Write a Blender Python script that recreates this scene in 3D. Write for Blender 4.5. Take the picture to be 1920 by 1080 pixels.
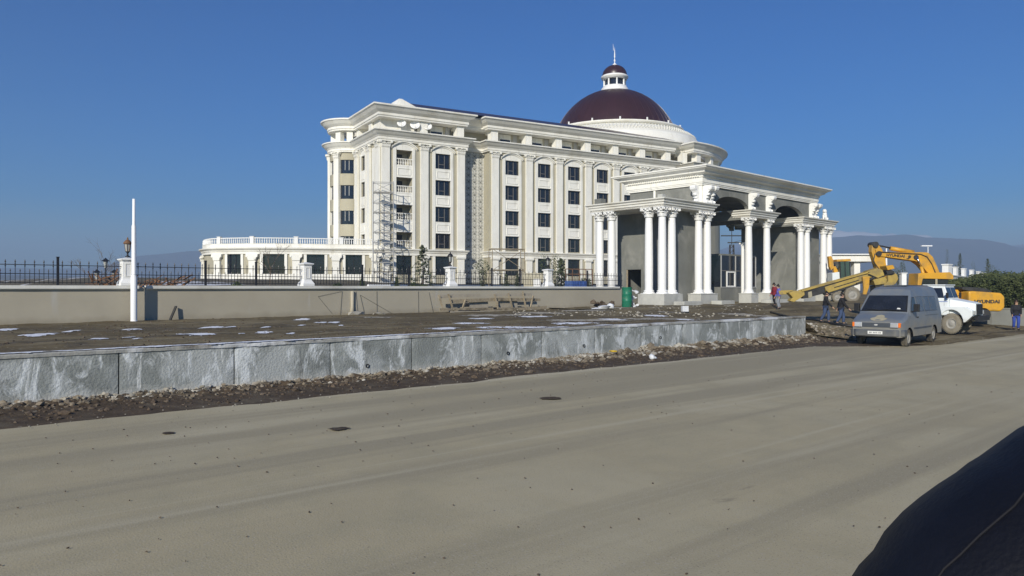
import bpy, bmesh, math, random
from mathutils import Vector, Matrix, noise
random.seed(7)
R = math.radians
sc = bpy.context.scene
C = sc.collection
for o in list(bpy.data.objects): bpy.data.objects.remove(o)

# ------------------------------------------------------------ camera, sky, sun
H = 2.4                      # eye height above the road
F = 1400.0                   # focal length in photograph pixels
HAZE = 4.8e-4
HAZE = 4.8e-4
cam_d = bpy.data.cameras.new('camera'); cam = bpy.data.objects.new('camera', cam_d); C.objects.link(cam)
cam_d.sensor_width = 36; cam_d.lens = F/1920*36
cam_d.clip_start = .05; cam_d.clip_end = 40000
cam.location = (0, 0, H); cam.rotation_euler = (R(90), 0, 0)
sc.camera = cam
SUN_AZ = 17.0                # light travels towards this bearing (degrees right of view axis)
SUN_EL = 25.0
w = bpy.data.worlds.new('World'); sc.world = w; w.use_nodes = True
wn = w.node_tree.nodes; wl = w.node_tree.links
sky = wn.new('ShaderNodeTexSky'); sky.sky_type = 'NISHITA'; sky.sun_disc = False
sky.sun_elevation = R(SUN_EL); sky.sun_rotation = R(180+SUN_AZ)
sky.altitude = 0; sky.air_density = 1.0; sky.dust_density = 0.3; sky.ozone_density = 4.5
wn['Background'].inputs['Strength'].default_value = 0.10
hs = wn.new('ShaderNodeHueSaturation'); hs.inputs['Saturation'].default_value = 1.9; hs.inputs['Value'].default_value = .70; hs.inputs['Hue'].default_value = .51; wl.new(sky.outputs[0], hs.inputs['Color']); tn = wn.new('ShaderNodeMix'); tn.data_type = 'RGBA'; tn.blend_type = 'MULTIPLY'; tn.inputs[0].default_value = 1; tn.inputs[7].default_value = (.70, .87, 1.0, 1); wl.new(hs.outputs[0], tn.inputs[6]); wl.new(tn.outputs[2], wn['Background'].inputs[0])
sd = bpy.data.lights.new('sun', 'SUN'); sun = bpy.data.objects.new('sun', sd); C.objects.link(sun)
sd.energy = 3.6; sd.angle = R(.53); sd.color = (1.0, .94, .82)
L = Vector((math.sin(R(SUN_AZ))*math.cos(R(SUN_EL)), math.cos(R(SUN_AZ))*math.cos(R(SUN_EL)), -math.sin(R(SUN_EL))))
sun.rotation_euler = L.to_track_quat('-Z', 'Y').to_euler()
sc.view_settings.view_transform = 'Standard'; sc.view_settings.look = 'None'
sc.view_settings.gamma = 1; sc.view_settings.use_curve_mapping = False
sc.view_settings.exposure = 0.36
sc.render.engine = 'CYCLES'

def W(u, v, Y):              # a point of the place, from its bearing in the photograph and its distance
    return Vector(((u-960)/F*Y, Y, H+(540-v)/F*Y))
def WX(u, Y): return (u-960)/F*Y
def ZV(v, Y): return H+(540-v)/F*Y

# ------------------------------------------------------------ materials
def mat(name, col, rough=.75, var=.12, scale=1.5, bump=0.0, bscale=30, metal=0, spec=.35, col2=None, stretch=None, coat=0, detail=6, contrast=None):
    m = bpy.data.materials.new(name); m.use_nodes = True
    nt = m.node_tree; n = nt.nodes; l = nt.links; b = n['Principled BSDF']
    b.inputs['Roughness'].default_value = rough; b.inputs['Metallic'].default_value = metal
    b.inputs['Specular IOR Level'].default_value = spec
    b.inputs['Coat Weight'].default_value = coat
    tc = n.new('ShaderNodeTexCoord'); mp = n.new('ShaderNodeMapping'); l.new(tc.outputs['Object'], mp.inputs[0])
    if stretch: mp.inputs['Scale'].default_value = stretch
    nz = n.new('ShaderNodeTexNoise'); nz.inputs['Scale'].default_value = scale; nz.inputs['Detail'].default_value = detail
    nz.inputs['Roughness'].default_value = .65
    l.new(mp.outputs[0], nz.inputs[0])
    rp = n.new('ShaderNodeValToRGB')
    lo = [max(0, c*(1-var)) for c in col]; hi = [min(1, c*(1+var)) for c in col]
    if col2: lo = col; hi = col2
    rp.color_ramp.elements[0].position, rp.color_ramp.elements[1].position = contrast or (.32, .68)
    rp.color_ramp.elements[0].color = (*lo, 1); rp.color_ramp.elements[1].color = (*hi, 1)
    l.new(nz.outputs[0], rp.inputs[0]); l.new(rp.outputs[0], b.inputs['Base Color'])
    if bump:
        n2 = n.new('ShaderNodeTexNoise'); n2.inputs['Scale'].default_value = bscale; n2.inputs['Detail'].default_value = 5
        l.new(tc.outputs['Object'], n2.inputs[0])
        bp = n.new('ShaderNodeBump'); bp.inputs['Strength'].default_value = bump; bp.inputs['Distance'].default_value = .02
        l.new(n2.outputs[0], bp.inputs['Height']); l.new(bp.outputs[0], b.inputs['Normal'])
    m['rp'] = 0
    return m
def layer(m, col, scale, lo, hi, stretch=None, dist=0, detail=6, rough=.6, off=0):
    """a further layer of colour (dust, stains, lime) mixed over the base by noise"""
    nt = m.node_tree; n = nt.nodes; l = nt.links; b = n['Principled BSDF']
    src = b.inputs['Base Color'].links[0].from_socket
    tc = n.new('ShaderNodeTexCoord'); mp = n.new('ShaderNodeMapping'); l.new(tc.outputs['Object'], mp.inputs[0])
    mp.inputs['Location'].default_value = (off, off*1.7, off*.3)
    if stretch: mp.inputs['Scale'].default_value = stretch
    nz = n.new('ShaderNodeTexNoise'); nz.inputs['Scale'].default_value = scale; nz.inputs['Detail'].default_value = detail
    nz.inputs['Roughness'].default_value = rough; nz.inputs['Distortion'].default_value = dist
    l.new(mp.outputs[0], nz.inputs[0])
    mr = n.new('ShaderNodeMapRange'); mr.inputs[1].default_value = lo; mr.inputs[2].default_value = hi
    l.new(nz.outputs[0], mr.inputs[0])
    mx = n.new('ShaderNodeMix'); mx.data_type = 'RGBA'
    l.new(mr.outputs[0], mx.inputs[0]); l.new(src, mx.inputs[6]); mx.inputs[7].default_value = (*col, 1)
    l.new(mx.outputs[2], b.inputs['Base Color'])
    return m
def zlayer(m, col, z0, z1, amt=1.0, scale=3, stretch=None):
    """colour that fades in between object heights z0 and z1 (mud from wheels, damp), broken by noise"""
    nt = m.node_tree; n = nt.nodes; l = nt.links; b = n['Principled BSDF']
    src = b.inputs['Base Color'].links[0].from_socket
    tc = n.new('ShaderNodeTexCoord'); sx = n.new('ShaderNodeSeparateXYZ'); l.new(tc.outputs['Object'], sx.inputs[0])
    mp = n.new('ShaderNodeMapping'); l.new(tc.outputs['Object'], mp.inputs[0])
    if stretch: mp.inputs['Scale'].default_value = stretch
    nz = n.new('ShaderNodeTexNoise'); nz.inputs['Scale'].default_value = scale; nz.inputs['Detail'].default_value = 5; l.new(mp.outputs[0], nz.inputs[0])
    ad = n.new('ShaderNodeMath'); ad.operation = 'MULTIPLY_ADD'; l.new(nz.outputs[0], ad.inputs[0]); ad.inputs[1].default_value = abs(z1-z0)*1.6; 
    s2 = n.new('ShaderNodeMath'); s2.operation = 'SUBTRACT'; l.new(sx.outputs[2], s2.inputs[0]); s2.inputs[1].default_value = abs(z1-z0)*.8
    l.new(s2.outputs[0], ad.inputs[2])
    mr = n.new('ShaderNodeMapRange'); mr.inputs[1].default_value = z0; mr.inputs[2].default_value = z1; mr.inputs[3].default_value = 0; mr.inputs[4].default_value = amt
    l.new(ad.outputs[0], mr.inputs[0])
    mx = n.new('ShaderNodeMix'); mx.data_type = 'RGBA'
    l.new(mr.outputs[0], mx.inputs[0]); l.new(src, mx.inputs[6]); mx.inputs[7].default_value = (*col, 1)
    l.new(mx.outputs[2], b.inputs['Base Color'])
    return m

M = {}
M['white'] = layer(mat('white_stone', (.80, .785, .72), .6, .05, .8, .1, 12), (.60, .56, .46), .35, .50, .85, (1, 1, .3))
layer(M['white'], (.55, .52, .44), 2.2, .58, .80, (1, 1, .12), .3, 6, .6, 6)
M['white2'] = mat('white_paint', (.80, .80, .78), .45, .03, 2)
M['cream'] = layer(mat('cream_plaster', (.41, .38, .285), .8, .06, .6, .1, 8), (.35, .32, .235), .3, .5, .8, (1, 1, .25))
M['relief'] = mat('cast_relief', (.68, .67, .61), .7, .05, 3, .5, 14)
M['backing'] = mat('tile_backing', (.30, .30, .26), .9, .1, 3, .3, 20)
M['grey'] = layer(mat('grey_render', (.175, .178, .16), .9, .16, .5, .25, 20), (.27, .268, .24), .6, .5, .72, (1, 1, .6), 1.0)
M['conc'] = layer(mat('pale_concrete', (.46, .46, .42), .85, .12, 1.2, .3, 16), (.27, .27, .25), .9, .52, .75, (1, 1, .5))
M['beige'] = zlayer(layer(layer(mat('beige_render', (.415, .378, .295), .9, .05, .4, .08, 12), (.37, .335, .26), .25, .42, .7), (.43, .41, .36), .9, .63, .72, (1, 1, .12)), (.27, .235, .17), 1.32, 1.02, .65, 1.5)
M['capst'] = layer(mat('cap_stone', (.70, .69, .64), .8, .08, 1.2, .2, 20), (.36, .35, .31), .6, .5, .75)
M['maroon'] = mat('maroon_sheet', (.036, .0125, .0145), .36, .15, .6, spec=.45)
M['glass'] = mat('dark_glass', (.012, .014, .02), .09, .3, .5, spec=.55)
M['glassr'] = mat('room_dark', (.02, .02, .022), .6, .3, .5)
M['alu'] = mat('pale_aluminium', (.42, .42, .41), .4, .05, 2)
M['bronze'] = mat('bronze_frame', (.15, .14, .13), .45, .08, 2)
M['iron'] = mat('black_iron', (.018, .018, .022), .45, .2, 4)
M['lamp'] = mat('lamp_glass', (.35, .36, .34), .2, .05, 4)
M['polew'] = layer(mat('pole_paint', (.80, .81, .82), .38, .03, 2), (.62, .60, .55), .8, .58, .75, (1, 1, .2))
M['wall'] = mat('cast_concrete', (.21, .225, .215), .85, .2, 1.6, 1.0, 18)
layer(M['wall'], (.34, .36, .355), .9, .46, .58, (1, 1, .8), .5)
layer(M['wall'], (.54, .57, .58), 1.3, .52, .60, (1.2, 1, .55), .9, 12, .72, 3)
layer(M['wall'], (.12, .125, .115), .9, .57, .68, (1.4, 1, .4), .5, 10, .7, 9)
layer(M['wall'], (.66, .68, .68), 2.6, .585, .66, (1.3, 1, .16), .7, 10, .75, 5)
layer(M['wall'], (.04, .04, .038), 13, .68, .73, (1, 1, 1.4), .4, 5, .6, 12)
zlayer(M['wall'], (.46, .455, .42), .26, .0, .85, 5)
M['wallcap'] = layer(layer(mat('wall_cap', (.30, .30, .28), .85, .2, 2, .5, 20), (.58, .60, .62), .5, .5, .6, None, .6), (.12, .10, .075), .6, .56, .68, None, 0, 6, .6, 4)
M['snow'] = mat('snow', (.74, .76, .80), .55, .08, 4, .4, 20)
M['rope'] = mat('rope', (.10, .095, .085), .8)
M['wood'] = layer(mat('timber', (.30, .25, .17), .8, .25, 3, .2, 30, stretch=(.4, 4, 4)), (.14, .115, .08), 2, .5, .7)
M['wood2'] = mat('pale_board', (.36, .32, .25), .8, .15, 3, .2, 20)
M['rubber'] = layer(mat('tyre', (.022, .022, .022), .85, .2, 6), (.20, .175, .13), 1.2, .42, .62)
M['tyredirt'] = mat('tyre_mud', (.20, .178, .135), .9, .2, 5, .3, 40)
M['rim'] = mat('rim', (.28, .27, .24), .6, .15, 5)
M['van'] = zlayer(layer(mat('van_paint', (.125, .148, .18), .42, .07, 1.2, spec=.5, coat=.15), (.20, .195, .175), 1.0, .45, .75), (.25, .225, .17), 1.25, .35, .85, 1.6)
M['vanroof'] = mat('van_roof_paint', (.13, .155, .19), .5, .08, 1.5)
M['mud'] = mat('dried_mud', (.33, .30, .21), .9, .15, 3, .3, 30)
M['bumper'] = zlayer(mat('bumper_plastic', (.07, .08, .095), .6, .12, 3), (.17, .16, .13), .75, .3, .8, 4)
M['black'] = mat('black_plastic', (.015, .015, .016), .5, .15, 4)
M['under'] = mat('underbody', (.012, .011, .01), .9, .2, 4)
M['vglass'] = mat('vehicle_glass', (.016, .019, .026), .08, .3, 2, spec=.6)
M['vglass2'] = layer(mat('dusty_side_glass', (.06, .075, .10), .25, .15, 1, spec=.5), (.12, .125, .13), 1.3, .45, .7)
M['chrome'] = mat('chrome', (.75, .76, .78), .12, .02, 1, metal=1)
M['lens'] = mat('headlamp_lens', (.80, .82, .84), .08, .04, 4, spec=.8, metal=.6)
M['amber'] = mat('amber_lens', (.75, .17, .02), .2, .05, 4)
M['plate'] = mat('number_plate', (.72, .72, .68), .4, .05, 4)
M['platet'] = mat('plate_marks', (.22, .22, .22), .6)
M['truck'] = zlayer(mat('truck_white', (.70, .74, .74), .4, .04, 2, coat=.2), (.40, .36, .28), .9, .4, .7, 2)
M['blue'] = mat('blue_line', (.05, .12, .40), .5)
M['yel'] = layer(mat('machine_yellow', (.60, .31, .025), .42, .06, 1.2, coat=.1), (.34, .21, .06), 1.6, .46, .7)
M['yeld'] = layer(mat('dirty_yellow', (.36, .26, .065), .65, .15, 2, .2, 20), (.17, .14, .08), 1.6, .48, .7)
M['dkst'] = mat('dark_steel', (.035, .035, .034), .55, .3, 3)
M['green'] = layer(mat('green_drum_paint', (.012, .15, .085), .45, .12, 3), (.10, .11, .08), 3, .56, .7)
M['skin'] = mat('skin', (.42, .26, .18), .6)
M['hair'] = mat('dark_hair', (.018, .014, .012), .7)
M['blackcloth'] = mat('black_cloth', (.014, .014, .017), .85, .2, 6)
M['jeans'] = mat('blue_jeans', (.045, .07, .14), .85, .2, 8)
M['blujean'] = mat('bright_blue_trousers', (.03, .06, .28), .8, .15, 8)
M['purple'] = mat('violet_blue_jacket', (.12, .12, .42), .8, .15, 6)
M['redcloth'] = mat('dark_red_cloth', (.22, .02, .03), .8)
M['greytr'] = mat('pale_grey_trousers', (.22, .24, .27), .85, .15, 6)
M['bark'] = mat('bark', (.075, .055, .04), .9, .3, 10, .5, 30)
M['twig'] = mat('bare_twigs', (.13, .10, .075), .9, .3, 6)
M['leaf'] = mat('evergreen_leaf', (.028, .050, .018), .7, .5, .5, col2=(.085, .105, .03))
M['needle'] = mat('needles', (.035, .052, .028), .75, .4, 2, col2=(.10, .115, .05))
M['hedge'] = mat('hedge_leaf', (.028, .042, .014), .7, .4, .9, col2=(.085, .098, .030))
M['brown'] = mat('rust_brown', (.16, .085, .045), .8, .3, 4)
M['ttarp'] = mat('blue_crate', (.07, .13, .34), .6, .15, 3)
M['jacket'] = mat('navy_jacket', (.004, .005, .010), .62, .3, 9, .12, 160, spec=.25)
M['jseam'] = mat('jacket_seam', (.006, .006, .009), .8, .3, 60)
M['trash'] = mat('white_sack', (.62, .64, .66), .6, .1, 5)
M['yelt'] = mat('yellow_scrap', (.60, .40, .03), .6)

# the ground family
M['road'] = layer(layer(layer(mat('dusty_road', (.385, .335, .212), .9, .07, .35, .25, 45), (.335, .30, .195), 1.2, .45, .75), (.43, .385, .26), .16, .48, .66, (1, 1, 1), .8), (.20, .17, .125), 6, .70, .76, None, 0, 4)
layer(M['road'], (.305, .27, .178), .55, .50, .62, (.05, 1.0, 1), .5, 5, .6, 2)
layer(M['road'], (.45, .405, .28), .8, .54, .66, (.035, 1.0, 1), .4, 5, .6, 7)
layer(M['road'], (.23, .20, .135), 2.2, .67, .76, (.25, 1, 1), 1.0, 8, .7, 11)
layer(M['road'], (.40, .36, .28), 46, .60, .72, None, 0, 2, .5, 3)
layer(M['road'], (.15, .13, .10), 60, .62, .74, None, 0, 2, .5, 5)
M['dirt'] = layer(layer(layer(mat('dry_dirt', (.095, .070, .028), .95, .3, .7, .8, 8), (.20, .16, .085), .25, .46, .66, None, .8), (.06, .047, .03), .55, .55, .7, None, 1.2), (.24, .22, .17), 2.5, .60, .72)
layer(M['dirt'], (.20, .165, .09), .9, .52, .64, (.12, 1, 1), .8, 8, .65, 5)
layer(M['dirt'], (.055, .042, .024), 1.1, .53, .66, (.10, 1, 1), .6, 8, .65, 8)
layer(M['dirt'], (.26, .225, .15), 9, .60, .70, None, 0, 4, .6, 2)
M['strip'] = layer(layer(mat('damp_earth', (.062, .043, .025), .92, .35, 2.5, .9, 12), (.10, .082, .055), 1.1, .5, .7), (.18, .165, .125), 5, .62, .72)
M['mortar'] = layer(mat('mortar_dust', (.36, .335, .28), .9, .15, 3, .4, 20), (.25, .225, .17), 1.5, .45, .7)
M['rock'] = layer(mat('rubble', (.17, .14, .10), .9, .35, 3, .6, 25), (.40, .38, .33), 1.1, .52, .62)
M['rockd'] = layer(mat('clods', (.085, .062, .042), .95, .35, 3, .6, 25), (.16, .13, .095), 1.5, .5, .7)
M['rockp'] = mat('plaster_bits', (.36, .34, .29), .85, .2, 3, .4, 25)
M['yard'] = layer(mat('garden_soil', (.10, .085, .055), .95, .25, .3, .5, 5), (.60, .62, .66), .12, .55, .6)
M['plain'] = layer(layer(mat('far_plain', (.10, .088, .062), .95, .25, .01), (.16, .145, .11), .004, .5, .6), (.55, .56, .58), .006, .60, .66, (1, .3, 1), 1)
M['mount'] = layer(layer(mat('mountain', (.045, .045, .042), .95, .2, .006), (.075, .07, .06), .004, .45, .65), (.06, .055, .04), .004, .5, .7)
M['mountsnow'] = zlayer(mat('snowy_ridge', (.06, .06, .055), .9, .2, .002), (.8, .8, .82), 215, 262, 1, .01)

# ------------------------------------------------------------ mesh helpers
class MB:
    def __init__(s): s.v = []; s.f = []; s.smooth = []
    def add(s, vs, fs, smooth=False):
        k = len(s.v); s.v += [tuple(p) for p in vs]; s.f += [tuple(i+k for i in f) for f in fs]; s.smooth += [smooth]*len(fs); return s
    def box(s, x0, x1, y0, y1, z0, z1, m=None):
        vs = [(x, y, z) for z in (z0, z1) for y in (y0, y1) for x in (x0, x1)]
        if m is not None: vs = [m @ Vector(p) for p in vs]
        return s.add(vs, [(0, 2, 3, 1), (4, 5, 7, 6), (0, 1, 5, 4), (2, 6, 7, 3), (0, 4, 6, 2), (1, 3, 7, 5)])
    def bar(s, p, q, wd, h=None, up=(0, 0, 1)):
        p = Vector(p); q = Vector(q); d = q-p
        if d.length < 1e-6: return s
        h = h or wd; x = d.normalized(); u = Vector(up)
        if abs(x.dot(u)) > .98: u = Vector((0, 1, 0))
        y = u.cross(x).normalized(); z = x.cross(y)
        vs = [b+y*(wd/2*i)+z*(h/2*j) for b in (p, q) for i, j in ((-1, -1), (1, -1), (1, 1), (-1, 1))]
        return s.add(vs, [(0, 3, 2, 1), (4, 5, 6, 7), (0, 1, 5, 4), (1, 2, 6, 5), (2, 3, 7, 6), (3, 0, 4, 7)])
    def tube(s, pts, r, n=6, cap=True):
        pts = [Vector(p) for p in pts]; rs = r if isinstance(r, (list, tuple)) else [r]*len(pts)
        vs = []; fs = []; prev = None
        for i, p in enumerate(pts):
            t = (pts[min(i+1, len(pts)-1)]-pts[max(i-1, 0)]).normalized()
            a = prev if prev is not None else (Vector((0, 0, 1)) if abs(t.z) < .9 else Vector((1, 0, 0)))
            a = (a-t*a.dot(t)).normalized(); prev = a; b = t.cross(a)
            for k in range(n):
                an = 2*math.pi*k/n; vs.append(p+(a*math.cos(an)+b*math.sin(an))*rs[i])
        for i in range(len(pts)-1):
            for k in range(n):
                fs.append((i*n+k, i*n+(k+1) % n, (i+1)*n+(k+1) % n, (i+1)*n+k))
        s.add(vs, fs, n > 5)
        if cap:
            k = len(s.v)-len(vs); s.f.append(tuple(k+j for j in range(n-1, -1, -1))); s.f.append(tuple(k+(len(pts)-1)*n+j for j in range(n))); s.smooth += [False]*2
        return s
    def lathe(s, prof, n=20, c=(0, 0), sx=1, sy=1, a0=0, a1=2*math.pi, smooth=True, axis=None):
        full = abs(a1-a0-2*math.pi) < 1e-4; m = n if full else n+1
        vs = []
        for r, z in prof:
            for k in range(m):
                a = a0+(a1-a0)*k/n; vs.append((c[0]+r*math.cos(a)*sx, c[1]+r*math.sin(a)*sy, z))
        if axis: vs = [axis @ Vector(p) for p in vs]
        fs = []
        for i in range(len(prof)-1):
            for k in range(n):
                k2 = (k+1) % m; fs.append((i*m+k, i*m+k2, (i+1)*m+k2, (i+1)*m+k))
        return s.add(vs, fs, smooth)
    def sweep(s, path, prof, closed=False, caps=True):
        """prof: list of (offset outward [right of travel], z)"""
        n = len(path); P = [Vector(p[:2]) for p in path]; nr = []
        for i in range(n):
            def nn(a, b): d = (b-a).normalized(); return Vector((d.y, -d.x))
            if closed: n1 = nn(P[i-1], P[i]); n2 = nn(P[i], P[(i+1) % n])
            else:
                n1 = nn(P[max(i-1, 0)], P[max(i, 1)]) if i > 0 else nn(P[0], P[1])
                n2 = nn(P[i], P[i+1]) if i < n-1 else n1
            nr.append((n1+n2)/max(.25, 1+n1.dot(n2)))
        m = len(prof); vs = []
        for i in range(n):
            for o, z in prof: vs.append((P[i].x+nr[i].x*o, P[i].y+nr[i].y*o, z))
        fs = []
        for i in range(n if closed else n-1):
            j = (i+1) % n
            for k in range(m-1): fs.append((i*m+k, j*m+k, j*m+k+1, i*m+k+1))
        s.add(vs, fs)
        if caps and not closed:
            k = len(s.v)-len(vs); s.f.append(tuple(k+i for i in range(m))); s.f.append(tuple(k+(n-1)*m+i for i in range(m-1, -1, -1))); s.smooth += [False]*2
        return s
    def slab(s, poly, z0, z1):
        n = len(poly); vs = [(p[0], p[1], z0) for p in poly]+[(p[0], p[1], z1) for p in poly]
        return s.add(vs, [tuple(range(n-1, -1, -1)), tuple(range(n, 2*n))]+[(i, (i+1) % n, n+(i+1) % n, n+i) for i in range(n)])
    def prism(s, poly, y0, y1, m=None):   # outline in x,z extruded along y
        n = len(poly); vs = [(p[0], y0, p[1]) for p in poly]+[(p[0], y1, p[1]) for p in poly]
        if m is not None: vs = [m @ Vector(p) for p in vs]
        return s.add(vs, [tuple(range(n)), tuple(range(2*n-1, n-1, -1))]+[(i, n+i, n+(i+1) % n, (i+1) % n) for i in range(n)])
    def holes(s, a0, a1, z0, z1, hs, y, dep):
        """wall sheet in x,z at depth y facing -y with rectangular openings hs=(x0,x1,z0,z1) and reveals of depth dep"""
        xs = sorted({a0, a1, *[v for h in hs for v in h[:2]]}); zs = sorted({z0, z1, *[v for h in hs for v in h[2:]]})
        for i in range(len(xs)-1):
            for j in range(len(zs)-1):
                cx = (xs[i]+xs[i+1])/2; cz = (zs[j]+zs[j+1])/2
                if any(h[0] < cx < h[1] and h[2] < cz < h[3] for h in hs): continue
                s.add([(xs[i], y, zs[j]), (xs[i+1], y, zs[j]), (xs[i+1], y, zs[j+1]), (xs[i], y, zs[j+1])], [(0, 1, 2, 3)])
        for h in hs:
            a, b, c, d = h; q = [(a, c), (b, c), (b, d), (a, d)]
            for k in range(4):
                p, r = q[k], q[(k+1) % 4]
                s.add([(p[0], y, p[1]), (r[0], y, r[1]), (r[0], y+dep, r[1]), (p[0], y+dep, p[1])], [(0, 3, 2, 1)])
        return s
    def ball(s, c, r, n=8, m=5, sc3=(1, 1, 1)):
        pr = [(math.sin(math.pi*i/m)*r, -math.cos(math.pi*i/m)*r) for i in range(m+1)]
        k = len(s.v); s.lathe(pr, n)
        for i in range(k, len(s.v)):
            x, y, z = s.v[i]; s.v[i] = (x*sc3[0]+c[0], y*sc3[1]+c[1], z*sc3[2]+c[2])
        return s
    def rock(s, c, r, seed=0, fl=.7):
        bm = _ico; k = Vector((random.random()*9, random.random()*9, seed)); a = random.random()*6.3; ca, sa = math.cos(a), math.sin(a)
        vs = []
        for v in bm[0]:
            d = 1+.7*(noise.noise(v*1.3+k)); x, y, z = v.x*d*r*1.2, v.y*d*r*.85, v.z*d*r*fl
            vs.append((c[0]+x*ca-y*sa, c[1]+x*sa+y*ca, c[2]+z))
        return s.add(vs, bm[1])
    def move(s, mtx): s.v = [tuple(mtx @ Vector(p)) for p in s.v]; return s
    def build(s, name, m, parent=None, loc=None, rz=0, tri=False, mesh_only=False, bevel=0):
        me = bpy.data.meshes.new(name); me.from_pydata([tuple(p) for p in s.v], [], s.f)
        me.polygons.foreach_set('use_smooth', s.smooth); me.materials.append(m); me.validate(); me.update()
        bm = bmesh.new(); bm.from_mesh(me); bmesh.ops.recalc_face_normals(bm, faces=bm.faces) if not tri else None
        bm.to_mesh(me); bm.free()
        if mesh_only: return me
        o = bpy.data.objects.new(name, me); C.objects.link(o)
        if bevel:
            md = o.modifiers.new('bevel', 'BEVEL'); md.width = bevel; md.segments = 2; md.limit_method = 'ANGLE'; md.angle_limit = R(35)
        if parent: o.parent = parent
        if loc: o.location = loc
        if rz: o.rotation_euler = (0, 0, rz)
        return o
_b = bmesh.new(); bmesh.ops.create_icosphere(_b, subdivisions=1, radius=1)
_b.verts.ensure_lookup_table(); _ico = ([v.co.copy() for v in _b.verts], [tuple(v.index for v in f.verts) for f in _b.faces]); _b.free()

def inst(name, me, parent=None, loc=(0, 0, 0), rz=0, scale=None):
    o = bpy.data.objects.new(name, me); C.objects.link(o); o.parent = parent; o.location = loc; o.rotation_euler = (0, 0, rz)
    if scale: o.scale = scale
    return o
def thing(name, label, cat, loc=(0, 0, 0), rz=0, group=None):
    o = bpy.data.objects.new(name, None); C.objects.link(o); o.location = loc; o.rotation_euler = (0, 0, rz)
    o.empty_display_size = .3; return tag(o, label, cat, group)
def tag(o, label, cat, group=None):
    o['label'] = label; o['category'] = cat
    if group: o['group'] = group
    return o
def struct(o): o['kind'] = 'structure'; return o
def stuff(o): o['kind'] = 'stuff'; return o
def copy_tree(o, parent=None):
    c = o.copy(); C.objects.link(c); c.parent = parent
    for ch in list(o.children): copy_tree(ch, c)
    return c
def text_mesh(txt, size, depth=.004, bold=0.0, sx=1.0):
    cu = bpy.data.curves.new('t', 'FONT'); cu.body = txt; cu.size = size; cu.extrude = depth; cu.offset = bold; cu.align_x = 'CENTER'; cu.align_y = 'CENTER'
    o = bpy.data.objects.new('t', cu); C.objects.link(o); bpy.context.view_layer.update()
    me = bpy.data.meshes.new_from_object(o.evaluated_get(bpy.context.evaluated_depsgraph_get()))
    bpy.data.objects.remove(o)
    for v in me.vertices: v.co.x *= sx
    return me
def smooth(x): x = max(0, min(1, x)); return x*x*(3-2*x)
def lerp(a, b, t): return a+(b-a)*t

# ============================================================ GROUND
# retaining wall line: origin P0, travel direction DR (away to the right), road side normal NR
P0 = Vector((-8.53, 16.2)); TH = math.atan2(.649, .760)
DR = Vector((math.cos(TH), math.sin(TH))); NR = Vector((DR.y, -DR.x))
def PQ(p, q): return P0+DR*p+NR*q          # q > 0 : towards the road
def toPQ(x, y): d = Vector((x, y))-P0; return d.dot(DR), d.dot(NR)
WEND = 29.4
def nz(x, y, s, o=0): return noise.noise(Vector((x*s, y*s, o)))
def fbm(x, y, s, o=0): return nz(x, y, s, o)+.5*nz(x, y, s*2.1, o+3)+.25*nz(x, y, s*4.3, o+7)
def q_edge(p): return 2.75+2.9*smooth((p-24.5)/5)+.16*fbm(p, 0, .6, 4)-.6*smooth((p-46)/30)
def ramp(p, q):
    b = -q
    return .03+.45*smooth((b+3.4)/6)+.62*smooth((b-2.5)/11)
def ground_z(x, y):
    p, q = toPQ(x, y)
    r = ramp(p, q)
    pl = 1.0+.06*smooth((-q-2)/6)
    t = smooth((p-WEND-.1)/(3.2))
    if p > WEND+.06: t = max(t, smooth((q+1.5)/1.5)*smooth((p-WEND-.06)/.5))
    return lerp(pl, r, t)
def grid(name, m, fn, u0, u1, nu, v0, v1, nv, sm=True, fr=False):
    mb = MB(); vs = [fn(lerp(u0, u1, i/nu), lerp(v0, v1, j/nv)) for i in range(nu+1) for j in range(nv+1)]
    fs = [(i*(nv+1)+j, (i+1)*(nv+1)+j, (i+1)*(nv+1)+j+1, i*(nv+1)+j+1) for i in range(nu) for j in range(nv)]
    if fr: vs = [(*(lambda d: (d.dot(DR), -d.dot(NR)))(Vector(v[:2])-P0), v[2]) for v in vs]
    mb.add(vs, fs, sm); o = mb.build(name, m)
    if fr: o.location = (P0.x, P0.y, 0); o.rotation_euler = (0, 0, TH)
    return o

# road sheet: road-side of the edge, under everything in front
def rd(p, t):
    q = lerp(q_edge(p)-.25, 26, t**1.6); P = PQ(p, q); return (P.x, P.y, .012*fbm(P.x, P.y, .25)+.0)
struct(grid('road', M['road'], rd, -40, 130, 340, 0, 1, 60, fr=True))
# strip of damp earth between the wall foot and the road
def verge_z(p, q):
    P = PQ(p, q); t = (q+.12)/(q_edge(p)+.12)
    z = -.02+.035*smooth((1-t)*3)
    pile = (1-smooth((q-.35)/1.05))
    amp = .04+.13*smooth((p-13)/5)*(1-smooth((p-31)/3))+.05*smooth((2-p)/6)
    z += pile*amp*(.6+.9*max(-.3, fbm(P.x, P.y, 1.1, 2)))+pile*.085*fbm(P.x, P.y, 4.2, 9)+.03*abs(fbm(P.x, P.y, 9, 2))*smooth((q-.0)/.2)*(1-smooth((q-1.6)/.8))+.014*fbm(P.x, P.y, 3, 5)*(1-t)
    return z+.016*smooth((1-t)*12)-.010*smooth((t-.93)*15)+.006
def st(p, t):
    q = lerp(-.12, q_edge(p)+.0, t); P = PQ(p, q); return (P.x, P.y, verge_z(p, q))
struct(grid('earth_verge', M['strip'], st, -14, 29.6, 1300, 0, 1, 56, fr=True))
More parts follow.
